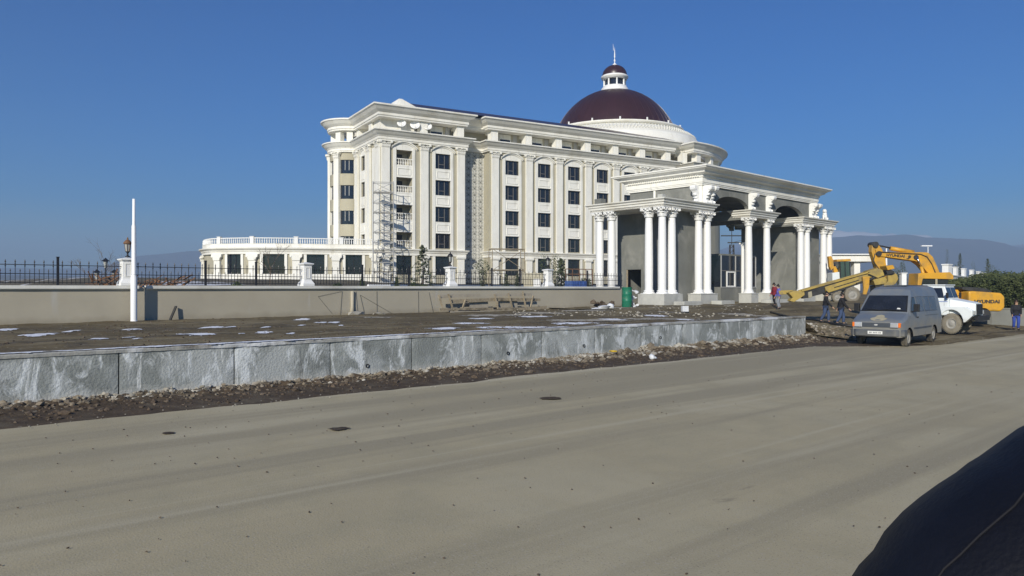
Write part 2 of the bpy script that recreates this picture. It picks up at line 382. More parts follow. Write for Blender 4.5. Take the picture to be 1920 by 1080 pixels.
# dirt apron before the gate, right of the retaining wall
def ap(p, t):
    q = lerp(q_edge(p)+.0, -44, t**1.3); P = PQ(p, q); e = smooth(t*25)
    return (P.x, P.y, lerp(.008, ramp(p, q), e)+.05*e*fbm(P.x, P.y, .5, 8)+.02*e*fbm(P.x, P.y, 2.2, 1))
struct(grid('dirt_apron', M['dirt'], ap, 29.35, 100, 320, 0, 1, 150, fr=True))
# raised platform behind the retaining wall
def plat_z(x, y):
    p, q = toPQ(x, y)
    return ground_z(x, y)-.015+.035*fbm(x, y, .45, 3)*smooth((-q-.28)/34*30)+.018*fbm(x, y, 2.0, 6)
def pf(p, t):
    q = lerp(lerp(-.28, .5, smooth((p-WEND-.1)/.4)), -34, t); P = PQ(p, q)
    return (P.x, P.y, plat_z(P.x, P.y)-.16*smooth((p-32.3)/1.2)-.06*smooth((q+.2)/.6)*(1 if p > WEND else 0))
struct(grid('dirt_platform', M['dirt'], pf, -30, 33.5, 300, 0, 1, 150, fr=True))

# ============================================================ RETAINING WALL
rw = thing('retaining_wall', 'long low grey concrete retaining wall with lime streaks along the dusty road', 'wall', (P0.x, P0.y, 0), TH)
edges = [-30+2.5*i for i in range(24)]; edges = [e for e in edges if e < WEND-1.2]+[WEND]
for i in range(len(edges)-1):
    a, b = edges[i]+.012, edges[i+1]-.012
    n = 22; mb = MB(); nzv = 10; vs = []
    hole = {11: (.30, .42), 12: None, 13: (1.05, .45), 15: (.0, 0)}.get(i)
    for ii in range(n+1):
        for j in range(nzv+1):
            x = lerp(a, b, ii/n); z = lerp(-.25, 1.0, j/nzv)
            e = min(ii, n-ii, 1)
            y = -.012*fbm(x, z*1.4, 1.1, 2)-.005*fbm(x, z, 6, 4) + (0 if e else .014)
            zt = z - (.02*abs(fbm(x, 0, 2.5, 7)) if j == nzv else 0)
            vs.append((x, y, zt))
    fs = [(ii*(nzv+1)+j, (ii+1)*(nzv+1)+j, (ii+1)*(nzv+1)+j+1, ii*(nzv+1)+j+1) for ii in range(n) for j in range(nzv)]
    mb.add(vs, fs, True); mb.box(a+.004, b-.004, .03, .28, -.25, .985)
    if i == len(edges)-2: mb.box(b-.35, b+.10, .0, .9, -.25, .99)
    mb.build('wall_panel', M['wall'], rw)
mb = MB(); mb.box(edges[0], WEND-.02, .035, .24, -.25, .95); mb.build('wall_core', M['under'], rw)
# drain holes as short dark pipes
for px, pz in ((6.08, .30), (10.6+.45, .36), (14.45, .42), (17.9+.7, .52)):
    mb = MB(); ax = Matrix.Translation((px, -.012, pz)) @ Matrix.Rotation(R(90), 4, 'X')
    mb.lathe([(0, -.06), (.04, -.06), (.04, .01), (.055, .012), (.055, -.02)], 14, axis=ax); mb.build('weep_hole', M['under'], rw)
# cap
vs = []; mb = MB(); n = 620
for i in range(n+1):
    x = lerp(-30, WEND+.08, i/n); o1 = .035+.02*fbm(x, 0, 2.3, 1); z1 = 1.075+.012*fbm(x, 2, 1.5, 4); zb = .995-.02*abs(fbm(x, 5, 3, 2))
    vs += [(x, .32, .9), (x, .32, z1-.004), (x, .15, z1+.012*fbm(x, 8, 4, 2)), (x, -o1+.02, z1), (x, -o1, z1-.02), (x, -o1+.008, zb), (x, .02, zb)]
mb.add(vs, [(i*7+k, i*7+k+1, (i+1)*7+k+1, (i+1)*7+k) for i in range(n) for k in range(6)], False)
mb.v and mb.f.append(tuple(range(6, -1, -1))) ; mb.smooth.append(False); mb.f.append(tuple(n*7+k for k in range(7))); mb.smooth.append(False)
mb.build('wall_cap', M['wallcap'], rw)

# snow lying on the cap and platform
def snow_patch(cx, cy, lx, ly, rz, th, z=None, thr=.0):
    """ragged thin sheet: cells of an ellipse kept where noise allows, with a raised middle"""
    mb = MB(); nx = max(30, min(70, int(lx*2/.05))); ny = max(16, min(40, int(ly*2/.035))); ph = random.random()*50
    ca, sa = math.cos(rz), math.sin(rz); idx = {}
    def keep(i, j):
        a = (i+.5)/nx*2-1; b = (j+.5)/ny*2-1
        return 1-(a*a+b*b)+.55*fbm(a*lx*1.2+ph, b*ly*2.2, 2.2, 1)+.25*fbm(a*lx+ph, b*ly*2, 7, 4)-thr > .28
    def vid(i, j):
        if (i, j) not in idx:
            a = i/nx*2-1; b = j/ny*2-1; x = cx+a*lx*1.25*ca-b*ly*1.25*sa; y = cy+a*lx*1.25*sa+b*ly*1.25*ca
            h_ = th*max(0, 1-(a*a+b*b)*.7)*(1+.5*nz(x, y, 9))
            idx[(i, j)] = len(mb.v); mb.v.append((x+.012*nz(x, y, 30), y+.012*nz(x, y, 30, 5), (plat_z(x, y) if z is None else z)+h_+.004))
        return idx[(i, j)]
    for i in range(nx):
        for j in range(ny):
            if z is None:
                p_, q_ = toPQ(cx+((i+.5)/nx*2-1)*lx*1.25*ca-((j+.5)/ny*2-1)*ly*1.25*sa, cy+((i+.5)/nx*2-1)*lx*1.25*sa+((j+.5)/ny*2-1)*ly*1.25*ca)
                if q_ > -.38 and p_ < WEND+.6: continue
            if keep(i, j): mb.f.append((vid(i, j), vid(i+1, j), vid(i+1, j+1), vid(i, j+1))); mb.smooth.append(True)
    return mb
mb = MB()
for a, b, q in ((-4.5, -.6, -.05), (-.7, 1.6, -.06), (1.3, 5.2, -.04), (5.0, 8.9, -.05), (8.9, 11.5, -.1), (12.9, 13.8, -.1), (15.2, 16.0, -.1)):
    P = PQ((a+b)/2, q-.04); s = snow_patch(P.x, P.y, (b-a)/2*1.02, .13, TH, .02, 1.080); mb.add(s.v, s.f, True)
stuff(tag(mb.build('snow_strip', M['snow']), 'thin white strip of old snow along the top of the concrete wall', 'snow'))
mb = MB()
def sp(u, v, wpx, hpx):   # snow patch measured on the platform (z about 1.03)
    Y = (H-1.03)*F/(v-540); p = W(u, v, Y); lx = wpx/2/F*Y; ly = hpx/2/F*Y*(Y/(H-1.03))*.8
    s = snow_patch(p.x, p.y, lx, min(ly*1.3, .9), R(4)+random.random()*.1, .018, None, .22 if wpx > 60 else .04); mb.add(s.v, s.f, True)
for a in ((12, 620, 28, 3.5), (75, 629, 44, 6), (134, 622, 16, 4), (185, 634, 26, 3), (248, 620, 30, 2.5), (243, 631, 15, 3), (258, 634.5, 16, 2), (365, 627, 70, 3.5), (397, 615, 42, 2.5), (433, 614.5, 14, 2), (452, 625, 10, 2),
          (497, 622, 26, 3.5), (497, 614.5, 15, 2.5), (545, 623, 12, 2), (566, 599.5, 26, 3), (566, 611, 14, 2), (604, 607, 16, 2), (625, 606, 20, 2), (640, 611, 10, 1.5), (594, 606, 10, 1.5), (900, 598.5, 48, 2.4), (1000, 594.5, 60, 1.8), (885, 606, 70, 2.5), (830, 615, 70, 3), (1080, 605, 90, 3.5), (965, 612, 150, 4), (1150, 598, 50, 2), (1230, 592, 40, 1.5), (1285, 598, 40, 2), (1490, 586, 45, 3.2), (1440, 590, 25, 1.5)):
    sp(*a)
stuff(tag(mb.build('snow_patches', M['snow']), 'scattered thin patches of melting snow on the dirt platform behind the wall', 'snow'))

mb = MB()
for a in ((1010, 588, 120, 3), (1100, 583, 110, 3), (1190, 579, 120, 3), (1290, 586, 140, 4), (1400, 582, 120, 4), (1360, 575, 60, 3), (1240, 597, 160, 3), (1100, 600, 180, 3), (1455, 592, 90, 3), (930, 592, 140, 2.5), (700, 596, 80, 2)): sp(*a)
stuff(tag(mb.build('mortar_dust', M['mortar']), 'pale patches of mortar dust trodden into the dirt before the gate', 'mortar'))
# rubble
def scatter(name, label, m, n, fn, cat='rubble', rr=(.03, .12)):
    mb = MB()
    for i in range(n):
        x, y, z, s = fn(i); mb.rock((x, y, z), s, i)
    return stuff(tag(mb.build(name, m), label, cat))
def f1(i):
    p = random.uniform(-4, 13.5) if random.random() < .5 else random.uniform(12, 31); q = abs(random.gauss(.0, .55))+.12
    P = PQ(p, q); s = (.014+.075*random.random()**3)*(1.5 if p > 12 else 1.0)*(1.3 if random.random() < .1 else 1)*max(.35, 1-.3*q)
    return P.x, P.y, verge_z(p, q)+s*.15, s
scatter('rubble', 'broken concrete lumps and stones along the foot of the concrete wall', M['rock'], 2600, f1)
def f1c(i):
    p = random.uniform(9, 30); q = random.uniform(.1, 1.3); P = PQ(p, q); s = random.uniform(.06, .13); return P.x, P.y, verge_z(p, q)+s*.1, s
scatter('concrete_chunks', 'larger broken concrete chunks among the rubble at the wall foot', M['rock'], 90, f1c)
def f1b(i):
    p = random.uniform(-5, 29); q = .04+abs(random.gauss(0, .13)); P = PQ(p, q); s = .012+.05*random.random()**2.5
    return P.x, P.y, verge_z(p, q)+s*.35, s
scatter('concrete_spill', 'pale crumbled concrete spilled directly along the base of the wall panels', M['mortar'], 2200, f1b)
def f2(i):
    p = random.uniform(-4, 31); q = random.uniform(.5, 2.3); P = PQ(p, q); s = (.010+.05*random.random()**3)*(1.6 if random.random() < .12 else 1)
    return P.x, P.y, verge_z(p, q)+s*.1, s
scatter('earth_clods', 'dark earth clods between the concrete wall and the dusty road', M['rockd'], 2200, f2, 'earth')
def f3(i):
    p = random.uniform(-4, 36); q = q_edge(p)+random.gauss(-.15, .22); P = PQ(p, q); s = random.uniform(.006, .018)
    return P.x, P.y, .012, s
scatter('gravel', 'small pale gravel scattered where the earth verge meets the road', M['rockp'], 260, f3, 'gravel')
def f4(i):
    P = PQ(abs(random.gauss(0, 2.6))+29.7, -random.uniform(-2.6, 2.2)); s = .02+.10*random.random()**2.5
    return P.x, P.y, min(plat_z(P.x, P.y), ramp(*toPQ(P.x, P.y))+.25)+s*.1, s
scatter('rubble_heap', 'stones and broken plaster heaped round the right end of the concrete wall', M['rock'], 600, f4)
def f5(i):
    u = random.choice((random.uniform(960, 1200), random.uniform(1160, 1420), random.uniform(1180, 1500))); v = random.uniform(574, 592)
    Y = (H-1.06)*F/(v-540); Y = min(Y, 56); x = WX(u, Y); s = random.uniform(.025, .085)
    return x, Y, plat_z(x, Y)+s*.1, s
scatter('building_debris', 'pale plaster lumps and rubbish strewn before the gate columns', M['mortar'], 330, f5)
def f6(i):
    u = random.uniform(0, 1500); v = random.uniform(590, 645); Y = (H-1.03)*F/(v-540); x = WX(u, Y); s = random.uniform(.01, .045)
    
    p, q = toPQ(x, Y)
    if p < WEND+1 and q > -.4: P = PQ(p, -random.uniform(.5, 4)); x, Y = P.x, P.y
    return x, Y, plat_z(x, Y)+.004, s
scatter('loose_stones', 'loose small stones lying over the dirt platform', M['rockd'], 900, f6, 'stones')
def f7(i):
    Y = random.uniform(5, 30); x = random.uniform(-.75, .75)*Y; p, q = toPQ(x, Y)
    if q < q_edge(p)+.1: q = q_edge(p)+random.random()*6; P = PQ(p, q); x, Y = P.x, P.y
    s = random.uniform(.004, .014); return x, Y, .012+s*.2, s
scatter('road_grit', 'tiny dark stones scattered on the dusty road', M['rockd'], 420, f7, 'gravel')
for (u, v, wd, lab) in ((1032, 748, 34, 'larger dark oval mud stain on the road below the litter'), (632, 806, 36, 'brown mud stain on the road, left of the larger oval one'), (316, 814, 20, 'small dark mud stain on the left of the road')):
    Y = H*F/(v-540); p = W(u, v, Y); s = snow_patch(p.x, p.y, wd/2/F*Y, wd/2/F*Y*.9, 0, .006, .016)
    o = s.build('mud_stain', M['strip']); tag(o, lab, 'mud stain')

# ============================================================ BOUNDARY WALL AND FENCE
FT = math.atan2(.706, .7083); FD = Vector((math.cos(FT), math.sin(FT))); FN = Vector((FD.y, -FD.x))
def FY(u): return 65025/(2365-u)
F0 = Vector((WX(0, FY(0)), FY(0)))
def fs_(u): Y = FY(u); return (Vector((WX(u, Y), Y))-F0).dot(FD)
fw = thing('boundary_wall', 'long beige rendered wall with pale stone cap behind the dirt platform', 'wall', (F0.x, F0.y, 0), FT)
S1 = fs_(1172)
mb = MB(); n = 260; vs = []
for i in range(n+1):
    for j in range(9):
        x = lerp(-14, S1, i/n); z = lerp(.85, 2.36, j/8); vs.append((x, -.006*fbm(x, z, .7, 2), z))
mb.add(vs, [(i*9+j, (i+1)*9+j, (i+1)*9+j+1, i*9+j+1) for i in range(n) for j in range(8)], True)
mb.box(-14, S1-.001, .02, .34, .8, 2.36); mb.build('wall_face', M['beige'], fw)
capprof = [(-.40, 2.33), (.02, 2.33), (.035, 2.335), (.04, 2.365), (.12, 2.375), (.125, 2.50), (-.48, 2.503), (-.48, 2.42), (-.40, 2.40)]
sc0 = fs_(259); sc1 = fs_(274)
for a, b in ((-14, sc0), (sc1, fs_(1160))):
    mb = MB(); mb.sweep([(a, 0), (b, 0)], [(o, z) for o, z in capprof]+[capprof[0]]); mb.build('wall_cap', M['capst'], fw)
mb = MB(); mb.box(sc0+.01, sc1-.01, .0, .36, 2.362, 2.43); mb.build('wall_cap', M['beige'], fw)  # pole's shadow across the cap, built into the shape as a lower, darker piece
# plain end section near the gate has a lower ledge
mb = MB(); mb.box(fs_(1160)+.02, S1, -.02, .36, 2.362, 2.40); mb.build('wall_cap', M['grey'], fw)

def pier(s, label):
    t = thing('fence_pier', label, 'pier', (F0.x+FD.x*s-FN.x*.17, F0.y+FD.y*s-FN.y*.17, 2.503), FT, 'white piers standing on the boundary wall')
    mb = MB(); mb.sweep([(-.2, -.2), (.2, -.2), (.2, .2), (-.2, .2)], [(.10, 0), (.10, .11), (.02, .24), (0, .28), (0, .98), (-.02, .98)], True)
    mb.slab([(-.28, -.28), (.28, -.28), (.28, .28), (-.28, .28)], .0, .05); mb.build('pedestal', M['white2'], t)
    mb = MB(); mb.sweep([(-.2, -.2), (.2, -.2), (.2, .2), (-.2, .2)], [(.0, .98), (.03, 1.0), (.05, 1.03), (.08, 1.05), (.08, 1.09), (-.199, 1.16)], True); mb.build('pier_cap', M['white2'], t)
    for f in range(4):
        mb = MB(); mt = Matrix.Rotation(f*math.pi/2, 4, 'Z')
        for b_ in ((-.12, -.09, .36, .90), (.09, .12, .36, .90), (-.09, .09, .36, .39), (-.09, .09, .87, .90)): mb.box(b_[0], b_[1], -.215, -.19, b_[2], b_[3], mt)
        mb.build('panel_moulding', M['capst'], t)
    return t
def lantern(u, label, s, z=3.67):
    t = thing('lantern', label, 'lantern', (F0.x+FD.x*s-FN.x*.17, F0.y+FD.y*s-FN.y*.17, z), FT)
    mb = MB(); mb.lathe([(.10, 0), (.10, .03), (.035, .07), (.03, .16), (.06, .2), (.1, .24), (0, .25)], 10); mb.build('stem', M['iron'], t)
    mb = MB(); mb.lathe([(.08, .24), (.12, .55)], 6, smooth=False); mb.build('lamp_glass', M['lamp'], t)
    mb = MB(); mb.lathe([(.17, .55), (.18, .57), (.1, .68), (.04, .72), (.03, .78), (.0, .84)], 8); 
    for k in range(6):
        a = k*math.pi/3; mb.bar((.085*math.cos(a), .085*math.sin(a), .23), (.125*math.cos(a), .125*math.sin(a), .56), .015)
    mb.build('lantern_frame', M['iron'] if u > 300 else M['brown'], t)
    return t
piers = [(240, 'white pier on the boundary wall beside the tall white pole'), (577, 'white pier on the boundary wall before the low terrace pavilion, without a lantern'),
         (848, 'white pier on the boundary wall carrying a black lantern'), (1031, 'white pier on the boundary wall nearest the gate')]
for u, lab in piers: pier(fs_(u), lab)
lantern(240, 'rust red lantern on the pier beside the tall white pole', fs_(242))
lantern(848, 'black lantern on the white pier in front of the left wing', fs_(848))
lantern(1031, 'black lantern on the white pier nearest the gate', fs_(1031))

fence = thing('iron_fence', 'black iron picket fence with spear tips on the boundary wall', 'fence', (F0.x-FN.x*.17, F0.y-FN.y*.17, 2.503), FT)
pm = MB(); pm.bar((0, 0, .06), (0, 0, .80), .02); pm.lathe([(0, .80), (.03, .80), (.008, .84), (.028, .88), (0, .99)], 4, smooth=False); pm.lathe([(.012, .70), (.03, .73), (.012, .76)], 4, smooth=False)
pme = pm.build('picket', M['iron'], mesh_only=True)
qm = MB(); qm.bar((0, 0, .06), (0, 0, .52), .018); qm.lathe([(0, .52), (.024, .54), (0, .64)], 4, smooth=False); qme = qm.build('short_picket', M['iron'], mesh_only=True)
pu = [-240, 110.7, 240, 388.5, 483.4, 577, 683, 770, 848, 926, 978.5, 1031, 1105, 1172]
stops = [fs_(u) if u > -200 else -14 for u in pu]
for i in range(len(stops)-1):
    a, b = stops[i], stops[i+1]
    for z in (.10, .44, .78):
        mb = MB(); mb.box(a+.05, b-.05, -.012, .012, z-.014, z+.014); mb.build('rail', M['iron'], fence)
    n = max(2, round((b-a)/.31))
    for k in range(n):
        x = lerp(a, b, (k+.5)/n)
        inst('picket', pme, fence, (x, 0, 0)); 
        if k < n-1 and x > -6: inst('short_picket', qme, fence, (x+(b-a)/n/2, 0, 0))
for i, u in enumerate(pu):
    if u in (240, 577, 848, 1031, -240, 1172): continue
    mb = MB(); x = fs_(u); mb.box(x-.04, x+.04, -.04, .04, 0, 1.08); mb.box(x-.05, x+.05, -.05, .05, 1.08, 1.11); mb.build('post', M['iron'], fence)

# tall white steel pole
t = thing('white_pole', 'tall stepped white steel pole standing on the dirt in front of the boundary wall', 'pole', (WX(251, 30.35), 30.35, 1.02))
yb = 30.35; mb = MB()
def zz(v): return ZV(v, yb)-1.02
mb.lathe([(.125, -.1), (.125, zz(519)), (.09, zz(515)), (.085, zz(424)), (.060, zz(421)), (.058, zz(373)), (0, zz(373)+.01)], 20); mb.build('shaft', M['polew'], t)
mb = MB(); mb.lathe([(.135, 0), (.135, .05), (.126, .06)], 20); mb.build('base_ring', M['polew'], t)
mb = MB(); mb.lathe([(.0905, zz(516)-.03), (.094, zz(516)), (.0905, zz(516)+.03)], 20); mb.build('joint_ring', M['alu'], t)

# ============================================================ GATEHOUSE
G0 = Vector((11.47, 57.0)); GT = R(43.0)      # s runs along the street front, t back from it
gate = thing('gatehouse', 'monumental unfinished entrance gate with white columns, heavy white cornice and bare grey walls', 'gatehouse', (G0.x, G0.y, 0), GT)
ZB, ZP, ZC, ZE, ZT = .95, 1.95, 8.60, 9.24, 12.2
# column meshes
def column_meshes():
    h = ZC-ZP
    a = MB(); a.lathe([(.315, .30), (.325, h*.35), (.30, h*.75), (.27, h-.72)], 28); sh = a.build('column_shaft', M['white2'], mesh_only=True)
    b = MB(); b.box(-.46, .46, -.46, .46, 0, .03); b.lathe([(.45, .03), (.46, .08), (.44, .13), (.38, .15), (.37, .18), (.41, .21), (.40, .26), (.34, .29), (.318, .32), (0, .32)], 28); bs = b.build('column_base', M['white2'], mesh_only=True)
    c = MB(); z0 = h-.74
    c.lathe([(.272, z0), (.31, z0+.02), (.31, z0+.06), (.27, z0+.08), (.265, z0+.3), (.30, z0+.55), (.36, z0+.64)], 20)
    for ring, (r0, zz0, hh, n, off) in enumerate(((.27, z0+.09, .26, 8, 0), (.28, z0+.27, .24, 8, .5))):
        for k in range(n):
            an = 2*math.pi*(k+off)/n; mt = Matrix.Rotation(an, 4, 'Z')
            pr = [(r0, 0), (r0+.035, hh*.5), (r0+.10, hh*.92), (r0+.15, hh*.98), (r0+.155, hh*.8)]
            vs = []
            for x, z in pr:
                wd = .10 if z < hh*.9 else .06
                vs += [mt @ Vector((x, -wd, zz0+z)), mt @ Vector((x+.025, 0, zz0+z)), mt @ Vector((x, wd, zz0+z))]
            c.add(vs, [(3*i+j, 3*i+j+1, 3*i+j+4, 3*i+j+3) for i in range(4) for j in range(2)])
    for k in range(4):
        an = math.pi/4+k*math.pi/2; mt = Matrix.Rotation(an, 4, 'Z')
        for dy in (-.05, .05):
            pts = [mt @ Vector((x, dy, z0+z)) for x, z in ((.28, .34), (.34, .50), (.44, .62), (.53, .60), (.53, .51), (.47, .50), (.46, .555))]
            c.tube(pts, [.03, .04, .05, .05, .045, .04, .03], 6)
        c.ball(tuple(Matrix.Rotation(k*math.pi/2, 4, 'Z') @ Vector((.36, 0, z0+.60))), .07, 6, 4)
    c.sweep([(-.36, -.36), (0, -.33), (.36, -.36), (.33, 0), (.36, .36), (0, .33), (-.36, .36), (-.33, 0)], [(.0, z0+.64), (.04, z0+.66), (.06, z0+.74), (-.33, z0+.742)], True)
    cp = c.build('capital', M['white2'], mesh_only=True)
    return sh, bs, cp
sh, bs, cp = column_meshes()
cols = [(0, 0), (1.25, 0), (4.95, 0), (6.2, 0), (0, 1.25), (0, 4.95), (0, 6.2), (12.8, 0), (16.0, 0), (22.6, 0), (23.85, 0), (27.55, 0), (28.8, 0), (28.8, 6.2)]
for s, t_ in cols:
    o = inst('column', sh, gate, (s, t_, ZP)); inst('base', bs, o); inst('capital', cp, o, scale=(1.2, 1.2, 1))
def plinth(poly):
    mb = MB(); mb.slab(poly, ZB-.1, ZP-.07); mb.slab(poly if len(poly) > 4 else [(p[0]+(.03 if p[0] > sum(q[0] for q in poly)/4 else -.03), p[1]+(.03 if p[1] > sum(q[1] for q in poly)/4 else -.03)) for p in poly], ZP-.068, ZP-.001)
    o = mb.build('plinth', M['conc'], gate); 
def rect(a, b, c, d): return [(a, c), (b, c), (b, d), (a, d)]
plinth([(-.6, -.6), (1.85, -.6), (1.85, .6), (.6, .6), (.6, 1.85), (-.6, 1.85)])
for r_ in (rect(4.35, 6.8, -.6, .6), rect(-.6, .6, 4.35, 6.8), rect(12.2, 13.4, -.6, .6), rect(15.4, 16.6, -.6, .6), rect(22, 24.45, -.6, .6), rect(26.95, 29.4, -.6, .6), rect(28.2, 29.4, 5.6, 6.8)): plinth(r_)
# footing blocks at the front (lower rough kerbs)
for a, b in ((.4, 2.9), (5.6, 7.6), (13.6, 16.8)):
    mb = MB(); mb.box(a, b, -1.7, -.75, .7, 1.38); mb.build('footing', M['conc'], gate, bevel=.03)
# lower entablatures
ent = [(0, ZC), (.0, ZC+.16), (.06, ZC+.17), (.08, ZC+.30), (.18, ZC+.36), (.20, ZC+.46), (.34, ZC+.56), (.36, ZE), (.1, ZE+.02)]
def entab(a, b, c, d, nm='porch_entablature'):
    mb = MB(); mb.sweep(rect(a, b, c, d), ent, True); mb.slab(rect(a, b, c, d), ZC+.001, ZE+.019); mb.build(nm, M['white'], gate)
entab(-.38, 6.58, -.38, 6.9); entab(12.35, 16.9, -.38, 1.3); entab(22.2, 29.2, -.38, 6.9)
# upper walls: front with two shallow arches
def arch_wall(mb, x0, x1, z0, z1, arches, y0, y1):
    top = []; pts_b = [(x0, z0)]
    for (c_, hw, zs, rise) in arches:
        pts_b.append((c_-hw, z0))
        for k in range(17):
            a = math.pi*(1-k/16); pts_b.append((c_+hw*math.cos(a), zs+rise*math.sin(a)))
        pts_b.append((c_+hw, z0))
    pts_b.append((x1, z0))
    # strips: vertical quads between the lower outline and the top
    for i in range(len(pts_b)-1):
        (xa, za), (xb, zb) = pts_b[i], pts_b[i+1]
        if abs(xa-xb) < 1e-6:
            mb.add([(xa, y0, za), (xb, y0, zb), (xb, y1, zb), (xa, y1, za)], [(0, 1, 2, 3)]); continue
        mb.add([(xa, y0, za), (xb, y0, zb), (xb, y0, z1), (xa, y0, z1), (xa, y1, za), (xb, y1, zb), (xb, y1, z1), (xa, y1, z1)], [(0, 1, 2, 3), (4, 7, 6, 5), (0, 4, 5, 1)])
    mb.add([(x0, y0, z0), (x0, y0, z1), (x0, y1, z1), (x0, y1, z0), (x1, y0, z0), (x1, y0, z1), (x1, y1, z1), (x1, y1, z0)], [(0, 1, 2, 3), (4, 7, 6, 5)])
US, UE, UD = 5.4, 25.7, 7.3
mb = MB(); arch_wall(mb, US, UE, ZE+.021, 11.2, [(10.1, 2.8, 9.242, .95), (20.3, 2.8, 9.242, .95)], .0, .4); mb.build('arched_wall', M['grey'], gate)
mb = MB(); arch_wall(mb, US+.001, UE-.001, ZE+.021, 11.2, [(10.1, 2.8, 9.242, .95), (20.3, 2.8, 9.242, .95)], UD-.4, UD); mb.build('arched_wall', M['grey'], gate)
for a, b in ((US, US+.4), (UE-.4, UE)): mb = MB(); mb.box(a, b, .401, UD-.401, ZE+.021, 11.2); mb.build('side_wall', M['grey'], gate)
mb = MB(); mb.box(US+.1, UE-.1, .1, UD-.1, 10.55, 11.3); mb.build('ceiling', M['grey'], gate)
# corner pier in white, and thin white pilasters on the left upper wall
mb = MB(); mb.box(US-.06, US+.55, -.05, .5, ZE+.022, 10.76); mb.build('corner_block', M['white'], gate)
mb = MB(); mb.box(US-.05, US-.001, 4.55, 4.75, ZE+.022, 10.76); mb.build('pilaster_strip', M['white'], gate)
mb = MB(); mb.box(-.1, .5, 6.0, 6.7, ZE+.025, 9.75); mb.build('parapet_block', M['grey'], gate)
mb = MB(); mb.box(-.25, .2, -.2, .25, ZE+.025, 9.55); mb.build('parapet_block', M['conc'], gate)
# big cornice
big = [(.05, 10.75), (.14, 10.76), (.14, 10.87), (.19, 10.88), (.19, 10.99), (.24, 11.0), (.24, 11.38), (.32, 11.40), (.32, 11.56), (.40, 11.60), (.52, 11.66), (.70, 11.72), (.72, 11.84), (.95, 11.98), (1.10, 12.02), (1.12, 12.08), (1.20, 12.12), (1.20, 12.22), (.9, 12.26)]
mb = MB(); mb.sweep(rect(US, UE, 0, UD), big, True); mb.slab(rect(US-.9, UE+.9, -.9, UD+.9), 12.2, 12.262); mb.slab(rect(US+.001, UE-.001, .001, UD-.001), 10.752, 12.1); mb.build('main_cornice', M['white'], gate)
dm = MB(); dm.box(-.055, .055, -.41, -.32, 11.42, 11.55); dme = dm.build('dentil', M['white'], mesh_only=True)
mb = MB()
for k in range(int((UE-US)/.22)): mb.box(US+.11+k*.22-.055, US+.11+k*.22+.055, -.42, -.32, 11.43, 11.55)
for k in range(int(UD/.22)): mb.box(US-.42, US-.32, .11+k*.22-.055, .11+k*.22+.055, 11.43, 11.55)
stuff(mb.build('dentils', M['white'], gate))
# consoles
def console():
    c = MB(); pr = [(0, 0), (-.42, 0), (-.44, .10), (-.30, .20), (-.28, .45), (-.42, .80), (-.62, 1.0), (-.80, 1.12), (-.86, 1.28), (-.80, 1.42), (-.60, 1.46), (0, 1.46)]
    m = Matrix(((0, 1, 0, 0), (1, 0, 0, 0), (0, 0, 1, 0), (0, 0, 0, 1)))
    c.prism(pr, -.2, .2, m)
    for s in (-.2, .2):
        c.tube([(s, -.66, 1.26), (s*1.25, -.66, 1.26)], .17, 10); c.tube([(s, -.36, .14), (s*1.25, -.36, .14)], .12, 8)
    c.tube([(-.19, -.45, .75), (.19, -.45, .75)], .10, 8); c.tube([(-.19, -.36, .50), (.19, -.36, .50)], .07, 8)
    return c.build('console', M['white2'], mesh_only=True)
cme = console()
for s in (5.75, 6.45, 12.95, 16.0, 24.55, 25.3): inst('console', cme, gate, (s, -.002, ZE+.03))
for t_ in (.35,): inst('console', cme, gate, (US-.002, t_, ZE+.03), R(-90))
# cross beams and rear beams
for s in (6.6, 12.6, 16.4, 22.4):
    mb = MB(); mb.box(s-.2, s+.2, .45, 6.9, 8.42, 9.26); mb.build('cross_beam', M['grey'], gate)
for a, b in ((6.8, 12.4), (16.6, 22.2)):
    mb = MB(); mb.prism([(a, 8.3), (a+.35, 8.3), (a+.45, 8.55), (a+.9, 8.72), (a+1.1, 8.95), (b-1.1, 8.95), (b-.9, 8.72), (b-.45, 8.55), (b-.35, 8.3), (b, 8.3), (b, 9.263), (a, 9.263)], 6.95, 7.3); mb.build('rear_beam', M['grey'], gate)
# rooms
def room(a, b, c, d, door=None, nm='room_wall'):
    # left wall with a door opening (seen from the road), front wall, right and rear walls
    mt = Matrix(((0, 1, 0, a), (1, 0, 0, 0), (0, 0, 1, 0), (0, 0, 0, 1)))
    mb = MB(); k = MB(); k.holes(c, d, .9, ZC, [door] if door else [], 0, .28)
    k.v = [tuple(mt @ Vector(p)) for p in k.v]; mb.add(k.v, k.f); mb.build(nm, M['grey'], gate)
    mb = MB(); mb.box(a+.28, b, c, c+.28, .9, ZC-.002); mb.v[0:0] = []; mb.build(nm, M['grey'], gate)
    mb = MB(); mb.box(b-.28, b, c+.281, d, .9, ZC-.002); mb.build(nm, M['grey'], gate)
    mb = MB(); mb.box(a+.02, b-.281, d-.28, d-.002, .9, ZC-.003); mb.build(nm, M['grey'], gate)
    mb = MB(); mb.box(a+.001, a+.28, c-.0, c+.27, .9, ZC-.004); mb.build(nm, M['grey'], gate)
room(2.9, 6.6, .85, 6.7, (4.2, 5.75, .9, 3.95))
mb = MB(); mb.box(3.25, 6.2, 1.3, 6.2, .9, .98); mb.build('room_floor', M['conc'], gate)
mb = MB(); mb.box(2.9-.02, 2.9+.05, 5.6, 5.72, .9, 3.93); mb.build('door_frame', M['wood'], gate)
room(23.2, 28.4, .85, 6.7)
# base slab
mb = MB(); mb.box(-1.0, 30, -.9, 8.3, .55, 1.04); mb.build('base_slab', M['conc'], gate)
